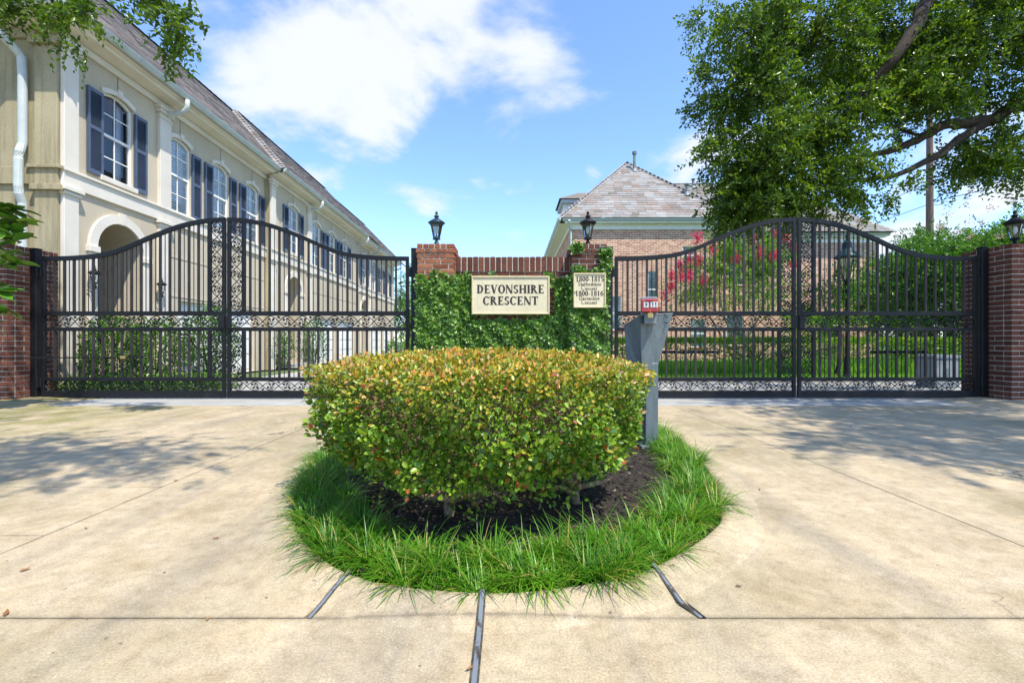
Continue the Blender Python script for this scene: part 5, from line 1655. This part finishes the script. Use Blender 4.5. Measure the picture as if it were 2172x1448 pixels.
def tree(name, label, base, trunk, limbs, lobes, leaf, m, tw, mats, group=None, droop=.25, wr=.5, cat='tree', side=0):
    """trunk and limbs as tubes; crown of leafy twigs through the lobes (centre, radii, twigs)"""
    r = empty(name, base); tag(r, label, cat, group); B = Vector(base)
    mb = MB()
    for path, r0, r1 in trunk:
        pts, rs = limb([Vector(p) - B for p in path], r0, r1, .015); mb.tube(pts, rs, 9)
    mb.build('trunk', M[mats[1]], r, smooth=True)
    if limbs:
        mb = MB()
        for path, r0, r1 in limbs:
            pts, rs = limb([Vector(p) - B for p in path], r0, r1, .02); mb.tube(pts, rs, 8)
        mb.build('branch', M[mats[1]], r, smooth=True)
    P = []; D = []; cc = []
    tw_ = MB()
    for c, rad, n in lobes:
        p, d = clumped(n, np.array(c) - np.array(base), rad, .5); P.append(p); D.append(d); cc.append(np.clip(RNG.normal(.5, .24, n), 0, 1))
        for k in range(n // 22):
            i = RNG.integers(0, n); e = Vector(p[i]); s0 = Vector(np.array(c) - np.array(base)) + Vector(RNG.normal(size=3) * .2)
            tw_.tube([s0, (s0 + e) / 2 + Vector((0, 0, .06)), e], [.012, .008, .003] if max(rad) > .4 else [.004, .003, .002], 4, False)
    if tw_.v: tw_.build('twig', M[mats[1]], r)['kind'] = 'stuff'
    twigs(np.concatenate(P), np.concatenate(D), m, tw, leaf, 'crown', M[mats[0]], r, droop, wr, np.concatenate(cc))
    return r


at3 = lambda px, py, Y: tuple(at(px, py, Y))
# big tree over the right gate: trunk stands beyond the right edge, limbs reach left and forward
big = [
    (at3(1590, 60, 9.0), (.75, 1.2, .75), 520), (at3(1570, 200, 8.8), (.62, 1.0, .7), 420), (at3(1600, 330, 8.6), (.75, 1.0, .55), 430),
    (at3(1630, 415, 8.6), (.80, .9, .42), 420), (at3(1720, 100, 9.2), (.95, 1.4, 1.1), 760), (at3(1720, 270, 8.8), (.95, 1.2, .75), 640),
    (at3(1740, 380, 8.5), (.70, .9, .34), 230), (at3(1860, 70, 9.3), (.95, 1.4, 1.0), 700), (at3(1850, 205, 9.0), (.75, 1.1, .42), 340),
    (at3(1980, 110, 9.2), (.80, 1.3, .85), 560), (at3(2100, 120, 9.2), (.80, 1.3, 1.0), 520), (at3(2120, 345, 9.3), (.72, .9, .42), 330),
    (at3(2050, 330, 9.3), (.40, .6, .25), 110), (at3(1830, 420, 8.4), (.35, .4, .10), 36), (at3(1690, 450, 8.6), (.5, .6, .12), 70), (at3(1570, 455, 8.7), (.28, .5, .28), 120),
    (at3(1900, 400, 8.4), (.18, .3, .10), 20), (at3(1512, 25, 9.0), (.28, .4, .10), 26), (at3(1500, 150, 8.8), (.26, .4, .08), 24), (at3(1495, 215, 8.8), (.24, .4, .08), 22), (at3(1505, 300, 8.7), (.26, .4, .12), 30), (at3(1550, 375, 8.7), (.28, .4, .2), 60), (at3(2060, 40, 9.2), (1.0, 1.2, .6), 330), (at3(2150, 40, 9.2), (.7, 1.0, .8), 260), (at3(2130, 215, 9.2), (.5, .6, .25), 110), (at3(1945, 180, 9.0), (.6, .7, .25), 130), (at3(1960, 240, 9.0), (.5, .6, .2), 90),
    ((9.5, 8.0, 8.6), (2.2, 2.6, 1.1), 400),
    # the part of the crown that reaches out over the drive, above the camera's view
    ((7.6, 4.4, 6.8), (2.0, 1.5, .9), 520), ((6.4, 3.2, 6.2), (1.4, 1.2, .7), 380), ((8.6, 3.0, 6.6), (1.6, 1.2, .8), 360), ((7.2, 1.9, 6.8), (1.3, .8, .6), 240), ((5.4, 1.0, 6.0), (1.0, .7, .45), 330), ((6.4, 1.9, 6.2), (1.2, .8, .5), 400), ((9.2, 3.5, 6.3), (1.2, 1.0, .5), 420)]
T0 = (11.6, 8.6, 0)
tree('shade_tree', 'large small-leaved tree overhanging the right gate from the right', T0,
     [([(11.6, 8.6, -.1), (11.55, 8.6, 1.5), (11.4, 8.6, 3.2), (11.2, 8.7, 5.0)], .34, .24)],
     [([(11.35, 8.6, 4.2), at3(2190, 225, 9.0), at3(2100, 255, 9.0), at3(2000, 268, 8.9), at3(1930, 305, 8.8), at3(1850, 330, 8.8), at3(1760, 340, 8.8)], .15, .035),
      ([at3(2095, 258, 9.0), at3(2040, 290, 8.9), at3(1980, 335, 8.7), at3(1915, 366, 8.6), at3(1850, 380, 8.6), at3(1740, 385, 8.6)], .085, .025),
      ([(11.2, 8.7, 5.0), (10.3, 8.9, 7.6), at3(2010, -40, 8.3), at3(1935, 70, 7.9), at3(1885, 140, 7.9), at3(1820, 215, 8.2), at3(1740, 290, 8.6)], .16, .04),
      ([(11.2, 8.7, 4.8), (9.8, 6.5, 6.2), (8.0, 4.6, 6.8), (6.6, 3.2, 6.4), (5.4, 1.1, 6.1)], .035, .012),
      ([at3(1960, 290, 8.9), at3(1900, 270, 8.9), at3(1850, 230, 8.9)], .035, .012), ([at3(1925, 310, 8.8), at3(1890, 290, 8.8), at3(1862, 320, 8.7)], .02, .006)],
     [(c_, r_, int(n_ * 1.2)) for c_, r_, n_ in big], .080, 13, .36, ('oak_leaf', 'bark'), droop=.35, wr=.52)
# tree over the left drive: only the hanging sprays at the top left come into view
left_l = [((-.9, .85, 5.4), (1.0, .5, .4), 420), ((-2.0, .8, 5.6), (1.2, .55, .5), 420), ((-3.4, 1.4, 5.6), (1.3, .8, .6), 420), ((-5.2, 4.0, 6.3), (.7, .6, .4), 420),
          (at3(60, 10, 4.3), (.34, .3, .16), 70), (at3(150, 30, 4.3), (.26, .25, .16), 60), (at3(172, 85, 4.3), (.07, .12, .16), 14), (at3(75, 50, 4.3), (.10, .15, .10), 10),
          (at3(325, 15, 4.0), (.20, .2, .12), 44), (at3(385, 50, 4.0), (.13, .15, .16), 34), (at3(350, 95, 4.0), (.06, .1, .14), 14), (at3(415, 80, 4.0), (.06, .1, .10), 10), (at3(-90, -90, 4.2), (.2, .2, .2), 20)]
tree('overhanging_tree', 'leafy branches hanging into the top left corner before the townhouse', (-7.6, 1.6, 0),
     [([(-7.6, 1.6, -.1), (-7.5, 1.6, 2), (-7.2, 1.7, 4.2)], .22, .16)],
     [([(-7.2, 1.7, 4.2), (-5.6, 3.2, 5.2), (-4.5, 4.1, 4.7), at3(110, 0, 4.3), at3(170, 60, 4.3)], .05, .004), ([(-5.6, 3.2, 5.2), (-4.0, 3.9, 4.8), at3(320, -20, 4.0), at3(370, 50, 4.0)], .03, .004),
      ([(-7.2, 1.7, 4.2), (-4.8, 1.5, 5.6), (-2.4, .9, 5.7), (-.6, .85, 5.5)], .08, .02)],
     left_l, .056, 13, .20, ('oak_leaf', 'bark'), droop=.5, wr=.5)


def shade(name, label, c, r, n, leaf, mat, m=10, tw=.4, trunk_r=.10, cat='tree', group=None, extra=()):
    """free-standing tree with one main crown lobe and some satellites"""
    lob = [(c, r, n)]
    for k in range(5):
        a = random.random() * 6.28
        lob.append(((c[0] + math.cos(a) * r[0] * .7, c[1] + math.sin(a) * r[1] * .6, c[2] + random.uniform(-.6, .6) * r[2]), (r[0] * .5, r[1] * .5, r[2] * .45), n // 5))
    b = (c[0], c[1], 0)
    return tree(name, label, b, [([b, (c[0] + .1, c[1], c[2] * .5), (c[0], c[1], c[2])], trunk_r, trunk_r * .4)],
                [([(c[0], c[1], c[2] * .5), (c[0] + sg * r[0] * .3, c[1], c[2] * .8), (c[0] + sg * r[0] * .6, c[1], c[2] + r[2] * .3)], trunk_r * .5, trunk_r * .15) for sg in (-1, 1)],
                lob + list(extra), leaf, m, tw, (mat, 'bark'), group, .2, .5, cat)


# crape myrtle with red-pink flowers in front of the brick house
cm_ = at3(1560, 600, 14.6); cb = (7.2, 14.6, 0)
cl = [(at3(1560, 590, 14.6), (1.46, 1.14, 0.95), 520), (at3(1470, 620, 14.6), (0.70, 0.76, 0.64), 190), (at3(1500, 560, 14.6), (0.76, 0.76, 0.64), 190), (at3(1640, 600, 14.6), (0.76, 0.89, 0.76), 230), (at3(1590, 530, 14.6), (0.89, 0.76, 0.57), 220), (at3(1650, 520, 14.6), (0.51, 0.64, 0.51), 110)]
cr = tree('flowering_tree', 'multi-stemmed small tree with red-pink blossom behind the right gate', cb,
          [([cb, at3(1540, 730, 14.6), at3(1500, 660, 14.6), at3(1470, 600, 14.6)], .05, .015), ([cb, at3(1562, 730, 14.6), at3(1560, 660, 14.6), at3(1565, 580, 14.6)], .055, .015),
           ([cb, at3(1580, 730, 14.6), at3(1610, 670, 14.6), at3(1640, 590, 14.6)], .05, .015), ([cb, at3(1555, 720, 14.5), at3(1530, 650, 14.2), at3(1525, 570, 14.2)], .04, .012)],
          [], cl, .072, 14, .42, ('crape_leaf', 'pale_bark'), droop=.1, wr=.5)
P = []
for px, py in ((1480, 508), (1468, 545), (1490, 550), (1428, 582), (1440, 585), (1456, 590), (1430, 605), (1585, 515), (1640, 500), (1670, 500), (1672, 530), (1642, 540), (1510, 525), (1558, 552), (1418, 630), (1605, 540), (1690, 560), (1500, 590), (1467, 580), (1450, 560)):
    c_ = np.array(at(px, py, 12.9)) + RNG.normal(size=3) * [.03, .15, .03]
    P.append(c_ + RNG.normal(size=(150, 3)) * [.065, .065, .095])
P = np.concatenate(P) - np.array(cb)
leaves(P, RNG.normal(size=P.shape), .05, .045, 'flower_cluster', M['pink_flower'], cr)['kind'] = 'stuff'

# trees and shrubs beyond the right gate
shade('leafy_tree', 'dense green tree filling the view behind the right gate leaf', (13.4, 14.0, 2.4), (2.1, 1.5, 1.7), 1500, .09, 'bush_leaf', 14, .42, .12)
shade('leafy_tree', 'darker green tree between the brick house corner and right pier', (15.4, 18.2, 2.6), (1.9, 1.0, 1.8), 900, .10, 'bush_leaf', 14, .42, .12)
r = shade('flowering_tree', 'bright green tree with pale pink blossom above the right pier', (15.9, 13.5, 3.2), (2.7, 1.8, 1.5), 1700, .095, 'fresh_leaf', 14, .42, .12)
P = []
for px, py in ((1995, 482), (2057, 470), (2085, 472), (2055, 503), (2100, 440), (2010, 455), (2150, 425), (2035, 490), (2120, 500)):
    P.append(np.array(at(px, py, 11.9)) + RNG.normal(size=(26, 3)) * [.06, .06, .05])
P = np.concatenate(P) - np.array((15.9, 13.5, 0))
leaves(P, RNG.normal(size=P.shape), .04, .035, 'flower_cluster', M['pale_pink_flower'], r)['kind'] = 'stuff'
shade('leafy_tree', 'small thin tree beside the lamp post behind the right gate', (6.7, 9.4, 1.75), (.65, .6, .75), 130, .06, 'fresh_leaf', 12, .3, .05)
bush('box_hedge', 'clipped green box hedge along the brick house front', 'hedge', (7.0, 13.2, .45), (5.6, .5, .40), 24000, .075, M['crape_leaf'], box=True, stems=12)
bush('tall_hedge', 'tall yellow-green hedge behind the right gate, beyond the utility cabinet', 'hedge', (14.2, 16.2, .85), (4.2, .7, .85), 16000, .07, M['bright_grass'], box=True, stems=12)
bush('tall_hedge', 'high dark screen hedge far behind the right gate', 'hedge', (19.5, 21.5, 1.6), (5.5, .9, 1.7), 16000, .10, M['bush_leaf'], box=True, stems=12)
mb = MB()
m = 9000
x = 1.4 + RNG.random(m) * 13.; y = 9.7 + RNG.random(m) * 1.3
C = np.stack([x, y, .05 + RNG.random(m) * .05], 1); D = RNG.normal(size=(m, 3)) * [.5, .5, .1] + [0, 0, 1]
o = leaves(C, D, .20 + .18 * RNG.random(m), .016, 'ground_cover', M['bright_grass'], None, c=np.clip(RNG.random(m) * .6 + .4, 0, 1)); tag(o, 'bright green strappy ground cover before the brick house', 'ground cover', kind='stuff')
m = 26000
x = -1.3 + RNG.random(m) * 14.; y = 8.78 + RNG.random(m) * 1.2
C = np.stack([x, y, np.full(m, .048)], 1); D = RNG.normal(size=(m, 3)) * [.5, .5, .1] + [0, 0, 1]
o = leaves(C, D, .05 + .05 * RNG.random(m), .008, 'lawn_grass', M['bright_grass'], None, c=RNG.random(m) * .6 + .4); tag(o, 'short bright lawn grass behind the right gate', 'grass', kind='stuff')

# sago palm
sp_ = at(1590, 0, 11.0); r = empty('sago_palm', (sp_.x, 10.9, 0)); tag(r, 'dark green sago palm with arching fronds behind the right gate', 'palm')
MB().lathe([(.10, 0), (.13, .15), (.09, .30)], n=10).build('trunk', M['bark'], r)
fm = MB(); N = 12
pts = [(.9 * (i / N) ** .9, 0, .30 + .55 * math.sin(PI * .62 * i / N)) for i in range(N + 1)]
fm.tube(pts, [.010 - .007 * i / N for i in range(N + 1)], 4)
for i in range(1, N):
    for sg in (-1, 1):
        for h in (0, .5):
            p = Vector(pts[i]).lerp(Vector(pts[i + 1]), h); w = .20 * math.sin(PI * (i + h) / N) + .04
            fm.poly([p + Vector((-.010, 0, 0)), p + Vector((.010, 0, 0)), p + Vector((.06, sg * w, .05))])
fmesh = fm.mesh('frond'); fmesh.materials.append(M['magnolia_solid'])
for k in range(26):
    o = link('frond', fmesh, None, r, (0, 0, 0), (random.uniform(-.2, .2), random.uniform(-.5, .35), k * 2.4), (random.uniform(.75, 1.05),) * 3)

# lamp post behind the right gate
lpp = at(1797, 0, 8.95)
r = empty('lamp_post', (lpp.x, 8.95, .04)); r.scale = (.95, .95, 1.15); tag(r, 'black lamp post with large lantern behind the right gate', 'lamp post')
MB().lathe([(.10, 0), (.10, .05), (.06, .10), (.05, .35), (.038, .40), (.034, 1.55), (.05, 1.58), (.05, 1.62), (.03, 1.66)], n=12).build('post', M['black_metal'], r, smooth=False)
MB().tube([(-.16, 0, 1.5), (.16, 0, 1.5)], .011, 6).build('ladder_bar', M['black_metal'], r)
MB().lathe([(.07, 1.66), (.075, 1.70)], n=12).build('cup', M['black_metal'], r)
MB().lathe([(.075, 1.705), (.16, 2.05)], n=8).build('glass_pane', M['sign_cream'], r)
mb = MB()
for k in range(8): a = 2 * PI * k / 8; mb.tube([(.077 * math.cos(a), .077 * math.sin(a), 1.70), (.165 * math.cos(a), .165 * math.sin(a), 2.05)], .008, 4)
mb.build('rib', M['black_metal'], r)
MB().lathe([(.17, 2.05), (.235, 2.07), (.24, 2.09), (.12, 2.20), (.10, 2.22), (.09, 2.32), (.03, 2.38), (.03, 2.42), (.04, 2.45), (.01, 2.50)], n=16).build('roof', M['blue_black_metal'], r)
# utility cabinet
p = at(1972, 0, 7.9); r = empty('utility_box', (p.x, 7.75, 0)); tag(r, 'low grey utility cabinet behind the right gate leaf', 'utility box')
MB().bbox(-.21, .21, -.16, .2, -.02, .50, .01).build('cabinet', M['grey_box_paint'], r)
MB().prism([(-.22, -.18, .503), (.22, -.18, .503), (.22, .21, .503), (.22, .21, .58), (-.22, .21, .58)][:3] + [(.22, .21, .503), (-.22, .21, .503)], (0, 0, .05)).build('lid', M['grey_box_paint'], r)
MB().bbox(-.02, .03, -.175, -.161, .22, .34, .003).build('lock_plate', M['galvanised'], r)

# utility pole and wires
pp = at(1972, 0, 25); r = empty('utility_pole', (pp.x, 25, 0)); tag(r, 'tall brown wooden utility pole beyond the right gate', 'utility pole')
MB().lathe([(.20, 0), (.16, 10), (.14, 13.5)], n=12).build('pole', M['pole_wood'], r)
wa = []
for z in (10.6, 9.4, 8.25):
    MB().tube([(0, 0, z), (.62, -.1, z + .05)], .03, 6).build('arm', M['insulator'], r)
    MB().lathe([(.05, 0), (.09, .05), (.06, .09), (.09, .13), (.06, .18), (.08, .22), (.04, .26)], (.62, -.1, z + .06), 10).build('insulator', M['insulator'], r)
    wa.append(z + .3)
for i, z in enumerate(wa):
    a = Vector((pp.x + .62, 24.9, z)); b = Vector((17., 62, z)); e = Vector((pp.x + 4, 2, z + .2))
    pth = []
    for s0, s1, sag in ((e, a, .5), (a, b, .9)):
        for k in range(13): u_ = k / 12; p = s0.lerp(s1, u_); p.z -= sag * 4 * u_ * (1 - u_); pth.append(p)
    o = MB().tube(pth, .018, 4, False).build('power_line', M['black_metal']); tag(o, ('uppermost', 'middle', 'lowest')[i] + ' power line running past the wooden utility pole', 'power line', 'power lines')

# planting before the townhouses
for c, rr, n_, lab in (((-6.35, 7.25, .60), (.45, .38, .62), 2400, 'loose green shrub behind the left end of the left gate'),
                       ((-6.25, 8.0, .60), (.45, .42, .62), 2400, 'green shrub before the near entry arch, behind the gate bars'),
                       ((-6.35, 9.6, .76), (.50, .55, .80), 3200, 'tall rounded shrub before the garage, just left of the meeting stiles'),
                       ((-6.75, 13.2, .58), (.42, .42, .62), 1600, 'round green ball shrub nearest the second townhouse arch'),
                       ((-6.55, 15.0, .75), (.48, .48, .80), 1700, 'taller round green shrub right of the second townhouse arch')):
    bush('shrub', lab, 'shrub', c, rr, n_, .06, M['bush_leaf'], 'shrubs before the townhouses', shell=.3)
m = 7000
x = -6.7 + RNG.random(m) * 2.1; y = 6.42 + RNG.random(m) * 1.3
keep = x < -4.5 - .3 * np.sin(y * 3)
C = np.stack([x, y, RNG.random(m) ** 1.5 * .26], 1)[keep]; k_ = len(C)
o = leaves(C, RNG.normal(size=(k_, 3)) + [0, -.3, .6], .05, .034, 'ivy_ground_cover', M['ivy_leaf'], None); tag(o, 'low ivy ground cover at the foot of the left gate, street side', 'ground cover', kind='stuff')
# far planting at the end of the street
for i, (x, y, z, rr, h) in enumerate(((-8.2, 36, 3.4, 2.2, 3.0), (-5.0, 40, 2.6, 2.0, 2.4), (-2.0, 44, 2.4, 2.2, 2.2), (-9.5, 46, 4.2, 3.2, 3.6), (1.5, 40, 2.4, 2.2, 2.2))):
    shade('far_tree', ['pale green far tree at the street end, left of the ivy wall', 'rounded far tree just left of the ivy wall', 'low far tree hidden behind the ivy wall', 'tallest far tree beyond the farthest townhouse', 'far tree behind the right ivy pier'][i],
          (x, y, z), (rr, rr * .7, h), 420, .14, 'fresh_leaf', 10, .7, .15, group='trees at the street end')
m = 1500
for i in range(3):
    bush('shrub', ['small shrub by the street just left of the ivy wall', 'second small shrub up the street left of the ivy wall', 'third small shrub farther up the street'][i], 'shrub', (-2.9 - .35 * i - .5, 14 + 4 * i, .45), (.55, .5, .5), 1200, .07, M['fresh_leaf'], 'shrubs along the street verge')

# magnolia at the left edge: every big leaf is a part
mg = empty('magnolia', (-5.98, 4.95, 0)); tag(mg, 'magnolia with large glossy leaves at the left edge', 'shrub')
MB().tube([(-.35, 0, -.05), (-.30, .02, .7), (-.26, .0, 1.5), (-.2, 0, 2.3)], [.045, .036, .022, .01], 7).build('stem', M['bark'], mg)
lm = MB(); N = 6
for i in range(N + 1):
    u_ = i / N; w = .052 * math.sin(PI * min(1, u_ * .92 + .06)) ** .8
    zc = -.10 * u_ * u_ * .6
    lm.v += [(.20 * u_, -w, zc + .012), (.20 * u_, 0, zc), (.20 * u_, w, zc + .012)]
for i in range(N):
    for j in range(2): q_ = i * 3 + j; lm.f.append((q_, q_ + 3, q_ + 4, q_ + 1))
lmesh = lm.mesh('leaf'); lmesh.materials.append(M['magnolia_solid']); lmesh.polygons.foreach_set('use_smooth', [True] * len(lmesh.polygons))
random.seed(5)
for cx, cz, n_ in ((2, 455, 14), (22, 450, 14), (38, 470, 12), (5, 490, 14), (28, 505, 12), (12, 545, 13), (25, 560, 9), (4, 620, 11), (8, 662, 11), (-20, 520, 14), (-30, 600, 12), (-35, 690, 10)):
    w = at(cx, cz, 4.9) - mg.location
    MB().tube([(-.26, 0, w.z - .12), tuple(w * 1.0)], [.010, .005], 5).build('twig', M['bark'], mg)
    for k in range(n_):
        link('leaf', lmesh, None, mg, tuple(w + Vector([random.uniform(-.035, .035) for _ in range(3)])), (random.uniform(-.5, .5), random.uniform(-.9, .45), random.uniform(0, 6.28)), (random.uniform(.65, 1.05),) * 3)
